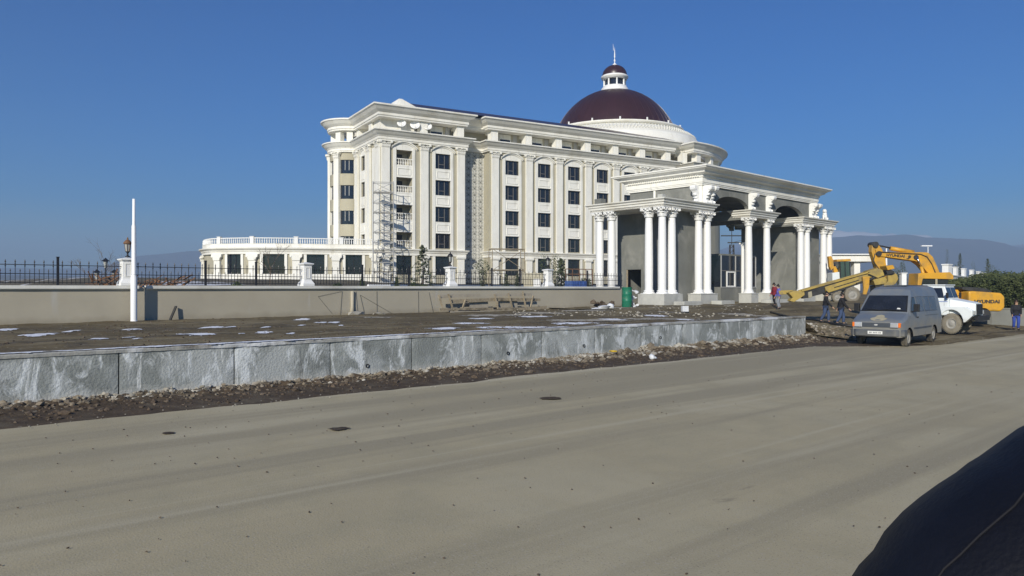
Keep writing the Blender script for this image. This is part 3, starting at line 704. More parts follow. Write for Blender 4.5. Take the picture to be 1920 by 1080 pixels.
# lion on the right porch
li = thing('lion_statue', 'white lion statue sitting on the right end of the gate entablature', 'statue', tuple((Matrix.Translation((G0.x, G0.y, ZE+.02)) @ Matrix.Rotation(GT, 4, 'Z') @ Vector((28.65, .35, 0)))), GT+R(200))
li.scale = (.72, .72, .72)
mb = MB(); mb.box(-.75, .75, -.35, .35, 0, .1); mb.build('base', M['white2'], li)
bm = MB(); bm.tube([(-.62, 0, .35), (-.3, 0, .50), (.1, 0, .75), (.3, 0, 1.0), (.38, 0, 1.25)], [.26, .34, .34, .30, .24], 10)
for s in (-.17, .17):
    bm.tube([(.36, s, .85), (.42, s, .45), (.44, s, .14), (.60, s, .13)], [.13, .10, .085, .07], 8)
    bm.tube([(-.45, s*1.5, .42), (-.15, s*1.8, .40), (-.3, s*1.7, .14), (.02, s*1.7, .13)], [.2, .17, .1, .08], 8)
bm.tube([(-.62, 0, .3), (-.72, .12, .16), (-.5, .3, .13)], [.05, .045, .04], 6)
bm.build('body', M['white2'], li)
bm = MB(); bm.ball((.42, 0, 1.38), .30, 10, 7, (.95, 1, 1.1)); bm.build('mane', M['white2'], li)
bm = MB(); bm.ball((.58, 0, 1.42), .19, 8, 6); bm.tube([(.62, 0, 1.38), (.84, 0, 1.33)], [.13, .09], 8)
for s in (-.14, .14): bm.ball((.5, s, 1.62), .06, 6, 4)
bm.build('head', M['white2'], li)

# guard booth between the lanes
bt = thing('guard_booth', 'dark glazed guard booth with grey base standing inside the gate', 'booth', tuple((Matrix.Translation((G0.x, G0.y, 1.04)) @ Matrix.Rotation(GT, 4, 'Z') @ Vector((13.2, 3.0, 0)))), GT)
bw, bd, bh, bb = 6.3, 2.4, 4.35, 1.45
mb = MB(); mb.box(0, bw, 0, bd, 0, bb); mb.box(0, bw, 0, bd, bh, bh+.15); mb.build('body', M['grey'], bt)
mb = MB(); mb.box(.03, bw-.03, .03, bd-.03, bb+.001, bh-.001); mb.build('glazing', M['glass'], bt)
def frame(mb, x0, x1, z0, z1, y, w_=.07, d=.05):
    mb.box(x0, x1, y-d, y, z0, z0+w_); mb.box(x0, x1, y-d, y, z1-w_, z1); mb.box(x0, x0+w_, y-d, y, z0+w_, z1-w_); mb.box(x1-w_, x1, y-d, y, z0+w_, z1-w_)
for x in (0, 2.5, 4.6, 6.2):
    mb = MB(); mb.box(x, x+.10, -.03, .029, bb+.002, bh-.002); mb.build('mullion', M['alu'], bt)
mb = MB(); mb.box(.1, 4.6, -.026, .028, 2.92, 2.99); mb.build('mullion', M['bronze'], bt)
mb = MB(); frame(mb, .95, 2.45, bb+.01, 2.9, .02, .12, .08); mb.build('hatch_frame', M['white2'], bt)
mb = MB(); mb.box(-.03, bw+.03, -.06, -.001, bb-.05, bb+.02); mb.build('sill', M['alu'], bt)
# white post in the lane and lean white board
for (s, t_, h_, r_) in ((16.2, 3.6, 5.6, .16),):
    p = Matrix.Translation((G0.x, G0.y, 1.04)) @ Matrix.Rotation(GT, 4, 'Z') @ Vector((s-.2, t_-1.2, 0))
    t = thing('white_post', 'slender white post with square cap standing before the guard booth', 'post', tuple(p), GT)
    mb = MB(); mb.lathe([(r_, 0), (r_, h_-.5)], 14); mb.build('shaft', M['white2'], t)
    mb = MB(); mb.box(-.24, .24, -.24, .24, h_-.15, h_); mb.lathe([(r_, h_-.5), (.22, h_-.15)], 14); mb.build('cap', M['white2'], t)

# ============================================================ MAIN BUILDING  (x = along the front, y = depth, origin at the first pilaster of the main wing)
B0 = Vector((-2.29, 99.1)); BT = R(30)
bl = thing('palace_building', 'large white and cream classical building of six storeys with maroon dome and pilasters', 'building', (B0.x, B0.y, 0), BT)
P_ = 5.06
AL, AR = -15.9, -4.45            # left block
ZG0, ZG1 = 6.45, 7.25            # ground floor cornice
ZCAP = 20.54
rot_c = Vector((32.7, 16.4)); rot_R = 17.6
def arc(c, r, a0, a1, n): return [(c[0]+r*math.cos(R(lerp(a0, a1, i/n))), c[1]+r*math.sin(R(lerp(a0, a1, i/n)))) for i in range(n+1)]
bay_c = (AL+.2, 12.3); bay_R = 2.7
outline = [(AL+3, 15.0)] + arc(bay_c, bay_R, 90, 270, 18) + [(AL, 9.55), (AL, 0), (AR, 0), (AR, 1.6), (-.85, 1.6), (-.85, 0), (31.0, 0), (31.0, 1.6), (34.4, 1.6), (34.4, -1.12)] + arc(rot_c, rot_R, -83.5, 75, 30) + [(AR, 34), (AL+3, 20)]
def ring(nm, prof, m, path=outline, closed=True):
    mb = MB(); mb.sweep(path, prof, closed); return mb.build(nm, m, bl)
# solid cores
mb = MB(); mb.slab([(p[0], p[1]) for p in outline], 21.5, 21.79); mb.build('floor_slab', M['white'], bl)
inner = [(AL+1.5, 14.5), (AL+1.5, 1.7), (AR-1.5, 1.7), (AR-1.4, 3.0), (.6, 3.0), (.7, 1.7), (30.5, 1.7), (34.0, 3.2)] + arc(rot_c, rot_R-2.4, -78, 70, 20) + [(AR, 31), (AL+3.5, 18)]
ring('attic_wall', [(0, 21.79), (0, 23.6)], M['cream'], inner)
ring('lower_cornice', [(0, 20.42), (.28, 20.45), (.30, 20.60), (.38, 20.62), (.38, 20.92), (.46, 20.96), (.50, 21.04), (.72, 21.22), (1.02, 21.55), (1.12, 21.58), (1.12, 21.72), (.2, 21.80)], M['white'])
ring('upper_cornice', [(-1.6, 23.38), (.1, 23.30), (.30, 23.32), (.32, 23.50), (.42, 23.54), (.42, 23.84), (.52, 23.90), (.8, 24.12), (1.15, 24.52), (1.27, 24.56), (1.27, 24.74), (-1.0, 24.90)], M['white'])
mb = MB(); mb.slab(inner, 23.45, 24.86); mb.build('roof_slab', M['white'], bl)
# roofs: maroon hipped sheets
mb = MB()
def hip(x0, x1, y0, y1, z0, z1, hx):
    ym = (y0+y1)/2; return [(x0, y0, z0), (x1, y0, z0), (x1, y1, z0), (x0, y1, z0), (x0+hx, ym, z1), (x1-hx*.2, ym, z1)], [(0, 1, 5, 4), (1, 2, 5), (2, 3, 4, 5), (3, 0, 4)]
mb.add(*hip(-12.8, 31.5, -.6, 11.5, 24.9, 26.85, 3.0)); mb.build('roof', M['maroon'], bl)
mb = MB(); mb.prism([(-14.0, 24.8), (-10.9, 24.8), (-13.2, 25.75), (-13.6, 25.75)], -.3, 2.2); mb.prism([(-13.7, 24.95), (-12.2, 24.95), (-13.4, 25.5)], -.36, -.31); mb.build('roof_gable', M['white'], bl)

# facade walls -------------------------------------------------------------
ww = 2.12; wt = [9.33, 12.72, 16.10, 19.47]; wh = 1.90
def bays(i0, i1): return [(i+.5)*P_+.1 for i in range(i0, i1)]
blockb = [-3*P_+2.35, -2*P_+2.55]; mainb = [2.62+.0]+[5.27+4.98*(k)+2.48 for k in range(5)]
pil_main = [0, 5.27, 10.2, 15.15, 20.15, 25.2, 30.2]; pil_blk = [-15.3, -10.16, -5.05]
def wallsheet(x0, x1, y, cs, balc=()):
    hs = []
    for c in cs:
        for t_ in wt: hs.append((c-ww/2, c+ww/2, t_-wh, t_))
        hs.append((c-ww/2-.0, c+ww/2, 4.05, 6.38))
    mb = MB(); mb.holes(x0, x1, 3.0, 20.5, hs, y, 1.6 if balc else .32)
    return mb
wallsheet(AL, AR, 0, [blockb[1]]).build('wall', M['cream'], bl)
bl_wall = bl.children[-1]
# balcony bay: cut separately with deep loggias: rebuild block wall as two sheets
bpy.data.objects.remove(bl_wall)
mb = wallsheet(AL, -10.16, 0, [blockb[0]], balc=True); k = wallsheet(-10.16, AR, 0, [blockb[1]]); mb.add(k.v, k.f); mb.build('wall', M['cream'], bl)
wallsheet(-.85, 31, 0, mainb).build('wall', M['cream'], bl)
def vwall(x0, y0, x1, y1): mb = MB(); mb.add([(x0, y0, 3), (x1, y1, 3), (x1, y1, 20.5), (x0, y0, 20.5)], [(0, 1, 2, 3)]); return mb.build('recess_wall', M['cream'], bl)
for q in ((AR, 0, AR, 1.6), (AR, 1.6, -.85, 1.6), (-.85, 1.6, -.85, 0), (31, 0, 31, 1.6), (31, 1.6, 34.4, 1.6)): vwall(*q)
ring('rotunda_wall', [(0, 3.0), (0, 20.5)], M['cream'], [(34.4, 1.6), (34.4, -1.12)]+arc(rot_c, rot_R, -83.5, 75, 30)+[(AR, 34), (AL+3, 20), (AL+3, 15.0)], False)
# decorative lattice in the recess
def tile(wd, ht):
    mb = MB(); f = .05
    for b_ in ((-wd/2, wd/2, -ht/2, -ht/2+f), (-wd/2, wd/2, ht/2-f, ht/2), (-wd/2, -wd/2+f, -ht/2+f, ht/2-f), (wd/2-f, wd/2, -ht/2+f, ht/2-f)): mb.box(b_[0], b_[1], -.09, -.021, b_[2], b_[3])
    for k in range(8):
        a, b = k*math.pi/4, (k+1)*math.pi/4; r = min(wd, ht)*.36
        mb.bar((r*math.cos(a), -.05, r*math.sin(a)), (r*math.cos(b), -.05, r*math.sin(b)), .06, .045, (0, 1, 0))
    for k in range(4):
        a = math.pi/4+k*math.pi/2; r = min(wd, ht)*.34; mb.bar((r*math.cos(a), -.045, r*math.sin(a)), (wd*.46*math.copysign(1, math.cos(a)), -.045, ht*.46*math.copysign(1, math.sin(a))), .06, .045, (0, 1, 0))
        a = k*math.pi/2; mb.bar((.08*math.cos(a), -.045, .08*math.sin(a)), (wd*.45*math.cos(a), -.045, ht*.45*math.sin(a)), .045, .045, (0, 1, 0))
    return mb
tw = (AR+.85)/-4; tw = abs(-.85-AR)/4; th_ = 17.2/20
tme = tile(tw*.985, th_*.985).build('lattice_tile', M['relief'], mesh_only=True)
for i in range(4):
    for j in range(20): inst('lattice_tile', tme, bl, (AR+tw*(i+.5), 1.599, 3.15+th_*(j+.5)))
hm = MB(); hm.ball((0, 0, 0), .085, 8, 4, (1, .3, 1)); hme = hm.build('tile_boss', M['bronze'], mesh_only=True)
for i in range(4):
    mb = MB()
    for j in range(20): mb.ball((AR+tw*(i+.5), 1.54, 3.15+th_*(j+.5)), .075, 6, 4, (1, .3, 1))
    stuff(mb.build('tile_boss', M['dkst'], bl))
mb = MB(); mb.box(AR+.001, -.851, 1.50, 1.59, 7.02, 7.10); mb.build('recess_border', M['white'], bl)
mb = MB(); mb.box(AR+.001, -.851, 1.596, 1.5995, 3.0, 20.4); mb.build('tile_backing', M['backing'], bl)

# pilasters
def pilaster(z0=7.25):
    mb = MB(); mb.box(-.52, .52, -.26, 0, z0, 19.62)
    return mb.build('pilaster', M['white'], mesh_only=True)
pme_ = pilaster()
lm = MB(); lm.box(-.55, .55, -.30, 0, 2.9, 4.1); lm.box(-.60, .60, -.36, 0, 4.1, 4.25); lm.box(-.46, .46, -.24, -.0, 4.25, 6.1); lm.box(-.56, .56, -.32, 0, 6.1, 6.2); lm.box(-.62, .62, -.38, 0, 6.2, 6.44)
lme = lm.build('lower_pilaster', M['white'], mesh_only=True)
cm = MB(); cm.box(-.56, .56, -.30, 0, 19.62, 19.72)
cm.prism([(-.54, 19.72), (.54, 19.72), (.62, 20.1), (.82, 20.36), (-.82, 20.36), (-.62, 20.1)], -.36, 0)
for zz0, hh, ys in ((19.74, .34, -.36), (20.0, .30, -.38)):
    for k in range(4):
        x = -.42+.28*k+(.0 if hh > .32 else .0)
        cm.add([(x-.12, ys, zz0), (x+.12, ys, zz0), (x+.13, ys-.04, zz0+hh*.7), (x-.13, ys-.04, zz0+hh*.7), (x-.08, ys-.16, zz0+hh), (x+.08, ys-.16, zz0+hh)], [(0, 1, 2, 3), (3, 2, 5, 4)])
for s in (-1, 1):
    cm.tube([(s*.70, -.5, 20.28), (s*.70, -.0, 20.28)], .13, 8); cm.ball((0, -.42, 20.3), .12, 6, 4)
cm.box(-.86, .86, -.46, 0, 20.37, 20.44)
cme_ = cm.build('capital', M['white'], mesh_only=True)
for a in pil_blk+pil_main:
    o = inst('pilaster', pme_, bl, (a, -.002, 0)); inst('capital', cme_, o)
    inst('lower_pilaster', lme, bl, (a, -.003, 0))
for b_ in (.55, 3.9, 8.7):   # on the left flank
    o = inst('pilaster', pme_, bl, (AL-.002, b_, 0), R(-90)); inst('capital', cme_, o)
    inst('lower_pilaster', lme, bl, (AL-.003, b_, 0), R(-90))

# window bays: surrounds, hoods, spandrels, windows
sm = MB()
for s in (-1, 1): sm.box(min(s*(ww/2), s*(ww/2+.40)), max(s*(ww/2), s*(ww/2+.40)), -.12, 0, 7.28, 19.75)
for s in (-1, 1): sm.box(min(s*(ww/2), s*(ww/2+.36)), max(s*(ww/2), s*(ww/2+.36)), -.10, 0, 3.0, 6.42)
srm = sm.build('window_surround', M['white'], mesh_only=True)
hd = MB(); n = 14; vs = []; hw = ww/2+.62
for i in range(n+1):
    x = lerp(-hw, hw, i/n); zc = 19.62+.72*(1-(x/hw)**2)
    for (dy, dz) in ((0, -.02), (-.14, -.02), (-.16, .12), (-.30, .16), (-.32, .30), (0, .34)): vs.append((x, dy, zc+dz-.05))
hd.add(vs, [(i*6+k, i*6+k+1, (i+1)*6+k+1, (i+1)*6+k) for i in range(n) for k in range(5)]); hd.f += [(5, 4, 3, 2, 1, 0), tuple(n*6+k for k in range(6))]; hd.smooth += [False]*2
hd.prism([(x_, z_) for x_, z_ in [(lerp(-hw+.15, hw-.15, i/10), 19.56+.68*(1-(lerp(-hw+.15, hw-.15, i/10)/hw)**2)) for i in range(11)]+[(hw-.15, 19.49), (-hw+.15, 19.49)]], -.06, -.0)
hdm = hd.build('arched_hood', M['white'], mesh_only=True)
sp_ = MB(); sp_.box(-ww/2+.001, ww/2-.001, -.07, .31, 0, 1.47); sp_.box(-ww/2+.1, ww/2-.1, -.09, -.071, 1.38, 1.47); sp_.box(-ww/2+.02, ww/2-.02, -.14, -.071, 0, .10)
for b_ in ((-.85, .85, .28, .34), (-.85, .85, 1.09, 1.15), (-.85, -.79, .34, 1.09), (.79, .85, .34, 1.09)): sp_.box(b_[0], b_[1], -.13, -.071, b_[2], b_[3])
spm = sp_.build('spandrel_panel', M['white'], mesh_only=True)
def win(wd, h, dark='glass'):
    g = MB(); g.box(-wd/2, wd/2, .0, .05, 0, h); gm = g.build('window', M[dark], mesh_only=True)
    f = MB()
    for b_ in ((-wd/2, wd/2, 0, .05), (-wd/2, wd/2, h-.05, h), (-wd/2, -wd/2+.05, .05, h-.05), (wd/2-.05, wd/2, .05, h-.05)): f.box(b_[0], b_[1], -.05, -.001, b_[2], b_[3])
    fm = f.build('window_frame', M['iron'], mesh_only=True)
    s = MB(); x0, x1 = -.52, .28; z0 = .55 if h > 1 else .2
    for b_ in ((x0, x0+.07, .05, h*.92), (x1, x1+.07, .05, h*.92), (x0+.07, x1, z0, z0+.07)): s.box(b_[0], b_[1], -.07, -.002, b_[2], b_[3])
    smm = s.build('sash', M['bronze'], mesh_only=True)
    return gm, fm, smm
gm, fm, smm = win(ww, wh)
gg = MB(); gg.box(-ww/2, ww/2, 0, .05, 0, 2.33); ggm = gg.build('window', M['glass'], mesh_only=True)
gfr = MB()
for b_ in ((-ww/2, ww/2, 0, .06), (-ww/2, ww/2, 2.27, 2.33), (-ww/2, -ww/2+.06, .06, 2.27), (ww/2-.06, ww/2, .06, 2.27), (-.03, .03, .06, 2.27)): gfr.box(b_[0], b_[1], -.05, -.001, b_[2], b_[3])
gfm = gfr.build('window_frame', M['iron'], mesh_only=True)
for c in [blockb[1]]+mainb:
    inst('window_surround', srm, bl, (c, -.001, 0)); inst('arched_hood', hdm, bl, (c, -.002, 0))
    for k, t_ in enumerate(wt):
        o = inst('window', gm, bl, (c, .22, t_-wh), random.uniform(-.012, .012)); inst('window_frame', fm, o); inst('sash', smm, o)
        if k < 3: inst('spandrel_panel', spm, bl, (c, 0, t_))
    o = inst('window', ggm, bl, (c, .24, 4.05)); inst('window_frame', gfm, o)
# balcony bay
c = blockb[0]
inst('window_surround', srm, bl, (c, -.001, 0)); inst('arched_hood', hdm, bl, (c, -.002, 0))
o = inst('window', ggm, bl, (c, .24, 4.05)); inst('window_frame', gfm, o)
bal = MB(); bprof = [(.035, 0), (.06, .04), (.03, .1), (.075, .3), (.03, .58), (.055, .66), (.035, .70)]
for k in range(9): bal.lathe(bprof, 6, (-ww/2+.13+k*(ww-.26)/8, 0))
balm = bal.build('balusters', M['white'], mesh_only=True); balm_ = balm
brl = MB(); brl.box(-ww/2+.002, ww/2-.002, -.08, .08, .705, .80); brl.box(-ww/2+.002, ww/2-.002, -.09, .09, -.08, -.005); brlm = brl.build('balustrade', M['white'], mesh_only=True)
for k, t_ in enumerate(wt):
    z = t_-wh
    o = inst('balustrade', brlm, bl, (c, .06, z+.09)); q = inst('balusters', balm, o); stuff(q)
    if k < 3: inst('spandrel_panel', spm, bl, (c, 0, t_))
    mb = MB(); mb.box(c-ww/2, c+ww/2, 1.55, 1.6, z, t_); mb.build('loggia_wall', M['cream'], bl)
    mb = MB(); mb.box(c-ww/2+.1, c+.35, 1.49, 1.549, z+.02, t_-.25); o = mb.build('balcony_door', M['glassr'], bl)
# ground floor cornice
gc = [(0, ZG0-.05), (.14, ZG0), (.16, ZG0+.3), (.26, ZG0+.36), (.30, ZG0+.5), (.46, ZG0+.66), (.48, ZG1-.02), (0, ZG1+.03)]
for pth in ([(AL, 9.3), (AL, 0), (AR, 0), (AR, 1.59)], [(-.85, 1.59), (-.85, 0), (31, 0), (31, 1.39)]):
    mb = MB(); mb.sweep(pth, gc); mb.build('ground_floor_cornice', M['white'], bl)
# left flank: wall with one narrow window column between pilasters
mt = Matrix(((0, 1, 0, AL), (-1, 0, 0, 0), (0, 0, 1, 0), (0, 0, 0, 1)))   # x-> -y , y-> inwards
k = MB(); cc = -6.3; hs = [(cc-.8, cc+.8, t_-wh, t_) for t_ in wt]; k.holes(-9.6, 0, 3.0, 20.5, hs, 0, .32); k.move(mt); k.build('wall', M['cream'], bl)
for i, t_ in enumerate(wt):
    mb = MB(); mb.box(AL+.2, AL+.25, 6.3-.8, 6.3+.8, t_-wh, t_); o = mb.build('window', M['glass'], bl)
    if i < 3:
        mb = MB(); mb.box(AL-.08, AL+.3, 5.5, 7.1, t_+.001, t_+1.47); mb.box(AL-.12, AL-.081, 5.7, 6.9, t_+.3, t_+1.1); mb.build('spandrel_panel', M['white'], bl)
mb = MB()
for s in (5.1, 7.1): mb.box(AL-.12, AL-.001, s, s+.4, 7.28, 19.75)
mb.build('window_surround', M['white'], bl)
h2 = inst('arched_hood', hdm, bl, (AL-.002, 6.3, 0), R(-90)); h2.scale = (.75, 1, 1)
mb = MB(); mb.box(AL-.07, AL-.001, 1.6, 2.9, 7.4, 19.9); mb.build('flank_panel', M['white'], bl)
# round bay: bands of wall and curved windows
def bayring(r0, z0, z1, nm, m, a0=95, a1=275):
    mb = MB(); mb.sweep(arc(bay_c, bay_R, a0, a1, 24), [(r0-.3, z0), (r0, z0), (r0, z1), (r0-.3, z1)]); return mb.build(nm, m, bl)
lo = 3.0
for t_ in wt:
    bayring(0, lo, t_-wh+.05, 'bay_wall', M['cream']); lo = t_-.02
    for (a0, a1) in ((112, 150), (166, 204), (222, 262)):
        mb = MB(); mb.sweep(arc(bay_c, bay_R-.2, a0, a1, 8), [(-.06, t_-wh+.051), (0, t_-wh+.051), (0, t_-.021), (-.06, t_-.021)]); o = mb.build('window', M['glass'], bl)
        am = (a0+a1)/2
        mb = MB()
        for aa in (am-6, am+6):
            x, y = bay_c[0]+(bay_R-.17)*math.cos(R(aa)), bay_c[1]+(bay_R-.17)*math.sin(R(aa)); mb.box(x-.035, x+.035, y-.035, y+.035, t_-wh+.5, t_-.1)
        mb.build('sash', M['alu'], o)
    for (a0, a1) in ((95, 112), (150, 166), (204, 222), (262, 275)):
        mb = MB(); mb.sweep(arc(bay_c, bay_R, a0, a1, 4), [(-.3, t_-wh+.051), (-.001, t_-wh+.051), (-.001, t_-.021), (-.3, t_-.021)]); mb.build('bay_pier', M['white'], bl)
bayring(0, lo, 20.5, 'bay_wall', M['cream'])
for aa in (157, 213):
    x, y = bay_c[0]+(bay_R+.0)*math.cos(R(aa)), bay_c[1]+(bay_R)*math.sin(R(aa))
    o = inst('pilaster', pme_, bl, (x, y, 0), R(aa+90)); o.scale = (.8, 1.2, 1); inst('capital', cme_, o)

# attic stub piers, attic windows, dishes wall
am_ = MB(); am_.box(-.52, .52, -.0, 1.0, 21.79, 23.40); am_.box(-.52, .52, 1.0, 1.68, 22.9, 23.40); ame = am_.build('attic_pier', M['white'], mesh_only=True)
for a in pil_blk[1:]+pil_main+[33.6]: inst('attic_pier', ame, bl, (a, .02, 0))
for b_ in (3.9, 8.7): inst('attic_pier', ame, bl, (AL+.02, b_, 0), R(-90))
for aa in (150, 213, 250):
    mb = MB(); x, y = bay_c[0]+(bay_R-.5)*math.cos(R(aa)), bay_c[1]+(bay_R-.5)*math.sin(R(aa)); mb.box(-.4, .4, -.4, .4, 21.79, 23.4); mb.build('attic_pier', M['white'], bl, (x, y, 0), R(aa))
for aa in (-80, -66, -50, -34, -18, 0):
    mb = MB(); x, y = rot_c[0]+(rot_R-.6)*math.cos(R(aa)), rot_c[1]+(rot_R-.6)*math.sin(R(aa)); mb.box(-.5, .5, -.5, .5, 21.79, 23.4); mb.build('attic_pier', M['white'], bl, (x, y, 0), R(aa))
aw = MB(); aw.box(-1.05, .75, -.06, -.001, 21.85, 23.3); aw.box(-1.05, -.93, -.10, -.061, 21.85, 23.3); aw.box(.63, .75, -.10, -.061, 21.85, 23.3); awm = aw.build('attic_window', M['white'], mesh_only=True)
ag = MB(); ag.box(-.93, .63, -.09, -.061, 21.9, 22.6); agm = ag.build('pane', M['glass'], mesh_only=True)
sh_ = MB(); sh_.box(1.15, 1.75, -.05, -.001, 21.85, 23.3); shm = sh_.build('attic_shutter', M['alu'], mesh_only=True)
for c in [blockb[1]]+mainb:
    o = inst('attic_window', awm, bl, (c, 1.699, 0)); inst('pane', agm, o); inst('attic_shutter', shm, bl, (c, 1.699, 0))
mb = MB(); mb.box(-15.6, -10.9, 1.0, 1.25, 21.79, 23.38); mb.box(-15.6, -15.35, 1.25, 3.2, 21.79, 23.38); mb.build('attic_screen', M['white'], bl)
for i, (a, lab, sz) in enumerate(((-13.1, 'leftmost satellite dish on the left wing under the top cornice', .55), (-11.3, 'middle satellite dish of three on the left wing, the roundest', .62), (-9.6, 'rightmost satellite dish on the left wing under the top cornice', .55))):
    p = Matrix.Translation((B0.x, B0.y, 21.79)) @ Matrix.Rotation(BT, 4, 'Z') @ Vector((a, .15, .0))
    t = thing('satellite_dish', lab, 'satellite dish', tuple(p), BT, 'satellite dishes on the palace attic')
    ax = Matrix.Translation((0, 0, .95)) @ Matrix.Rotation(R(-20), 4, 'Z') @ Matrix.Rotation(R(62), 4, 'X')
    mb = MB(); mb.lathe([(0, 0), (sz*.5, .06), (sz, .22), (sz+.01, .20), (sz*.5, .04), (0, -.02)], 20, axis=ax); mb.build('reflector', M['white2'], t)
    mb = MB(); mb.tube([(0, .1, 0), (0, .1, .9)], .04, 6); mb.tube([ax @ Vector((0, -sz*.9, .15)), ax @ Vector((0, 0, .75))], .025, 5); mb.build('mount', M['alu'], t)

# drum, dome, lantern  (axis at rot_c)
cx, cy = rot_c
def lathe_part(nm, prof, m, n=64, parent=bl, smooth_=True):
    mb = MB(); mb.lathe(prof, n, (cx, cy), smooth=smooth_); return mb.build(nm, m, parent)
lathe_part('drum', [(14.4, 24.6), (14.35, 26.3), (14.2, 26.5), (14.1, 26.9), (13.7, 27.1)], M['white'])
dr = lathe_part('decorated_drum_roof', [(13.95, 26.95), (13.7, 27.35), (12.6, 28.1), (11.2, 28.65), (11.2, 28.75)], M['relief'], 96)
mb = MB()
for ringi, (r_, z_, n_) in enumerate(((13.15, 27.78, 150), (12.3, 28.28, 130), (13.6, 27.48, 170))):
    for k in range(n_):
        a = 2*math.pi*k/n_+ringi*.3; mb.ball((cx+r_*math.cos(a), cy+r_*math.sin(a), z_), .17 if ringi else .22, 6, 4, (1, 1, .9))
stuff(mb.build('relief_ornament', M['relief'], dr))
lathe_part('eave_ring', [(11.0, 28.7), (11.5, 28.72), (11.75, 28.95), (11.75, 29.12), (10.9, 29.2)], M['white'])
mb = MB()
for k in range(16):
    a = 2*math.pi*k/16+.2; mb.box(cx+11.4*math.cos(a)-.09, cx+11.4*math.cos(a)+.09, cy+11.4*math.sin(a)-.09, cy+11.4*math.sin(a)+.09, 29.1, 29.6)
stuff(mb.build('eave_lamps', M['white2'], bl))
# dome: seen radius 106 px at 236, top at 166
A_, BZ, CZ = 11.3, 12.45, 24.25
prof = [(A_*math.cos(t), CZ+BZ*math.sin(t)) for t in [math.asin(max(-1, min(1, (29.0-CZ)/BZ)))+(math.pi/2-math.asin((29.0-CZ)/BZ))*i/40 for i in range(41)]]
dome = lathe_part('dome', prof, M['maroon'], 96)
mb = MB()
for k in range(48):
    a = 2*math.pi*k/48; pts = [(cx+(r_+.02)*math.cos(a), cy+(r_+.02)*math.sin(a), z_) for r_, z_ in prof[:-3:3]]; mb.tube(pts, .03, 4, False)
stuff(mb.build('standing_seams', M['maroon'], dome))
zt = CZ+BZ
ln = lathe_part('lantern', [(2.3, zt-.5), (2.3, zt+.25), (2.05, zt+.3), (2.05, zt+.62), (0, zt+.65)], M['white2'], 40)
LZ = zt+.62
def ch(nm, prof, m, n=40, par=ln):
    mb = MB(); mb.lathe([(r_, LZ+(z_-LZ)*.88) for r_, z_ in prof], n, (cx, cy)); return mb.build(nm, m, par)
ch('lantern_core', [(1.5, LZ), (1.5, LZ+1.35)], M['glass'], 24)
for k in range(8):
    a = 2*math.pi*k/8+.33; mb = MB(); mb.lathe([(.19, LZ), (.16, LZ+.1), (.15, LZ+1.05), (.2, LZ+1.19)], 8, (cx+1.85*math.cos(a), cy+1.85*math.sin(a))); mb.build('lantern_column', M['white2'], ln)
ch('lantern_cornice', [(1.6, LZ+1.35), (2.15, LZ+1.36), (2.15, LZ+1.6), (2.35, LZ+1.7), (2.35, LZ+1.95), (2.1, LZ+2.15)], M['white2'])
ch('lantern_dome', [(2.15*math.cos(t), LZ+2.12+2.15*math.sin(t)) for t in [math.pi/2*i/14 for i in range(15)]], M['maroon'])
ch('finial', [(.0, LZ+4.1), (.38, LZ+4.25), (.40, LZ+4.4), (.1, LZ+4.65), (.07, LZ+4.9), (.17, LZ+5.2), (.04, LZ+5.6), (.13, LZ+5.9), (.10, LZ+6.4), (.0, LZ+8.0)], M['polew'], 12)
mb = MB(); mb.tube([(cx-.28, cy, LZ+6.3), (cx-.34, cy, LZ+7.4)], [.05, .02], 5); mb.tube([(cx, cy, LZ+6.3), (cx-.28, cy, LZ+6.3)], .02, 5); mb.build('lightning_rod', M['polew'], ln)

# ------------------------------------------------------------ low terrace pavilion on the left
tp = thing('terrace_pavilion', 'low curved white pavilion with balustraded terrace left of the palace', 'building', (0, 0, 0))
def CR(pts, n):
    out = []
    P = [Vector(pts[0])*2-Vector(pts[1])]+[Vector(p) for p in pts]+[Vector(pts[-1])*2-Vector(pts[-2])]
    for i in range(1, len(P)-2):
        for k in range(n):
            t = k/n; a, b, c_, d = P[i-1:i+3]
            out.append(.5*((2*b)+(c_-a)*t+(2*a-5*b+4*c_-d)*t*t+(3*b-a-3*c_+d)*t**3))
    out.append(P[-2]); return [(p.x, p.y) for p in out]
key = [(384, 98), (381.5, 92.5), (392, 89.6), (410, 88.6), (474, 87.6), (555, 88.2), (629, 89.4), (716, 91.0)]
kp = [(WX(u, y), y) for u, y in key]
path = CR(kp, 8)
def mbp(nm, prof, m, pth=None, closed=False, par=tp):
    mb = MB(); mb.sweep(pth or path, prof, closed); return mb.build(nm, m, par)
mbp('cornice', [(-.2, 6.38), (.16, 6.40), (.18, 6.66), (.26, 6.70), (.30, 6.84), (.52, 7.02), (.54, 7.14), (.1, 7.2), (.1, 7.60), (.14, 7.64), (-.3, 7.66), (-.3, 6.5)], M['white'])
back = [(kp[-1][0]+2, 106), (kp[0][0]+3, 106)]
mb = MB(); mb.slab([p for p in path]+back, 6.9, 7.3); mb.build('terrace_floor', M['white'], tp)
mbp('plinth_wall', [(0, 1.6), (.06, 1.6), (.06, 4.0), (0, 4.05)], M['white'])
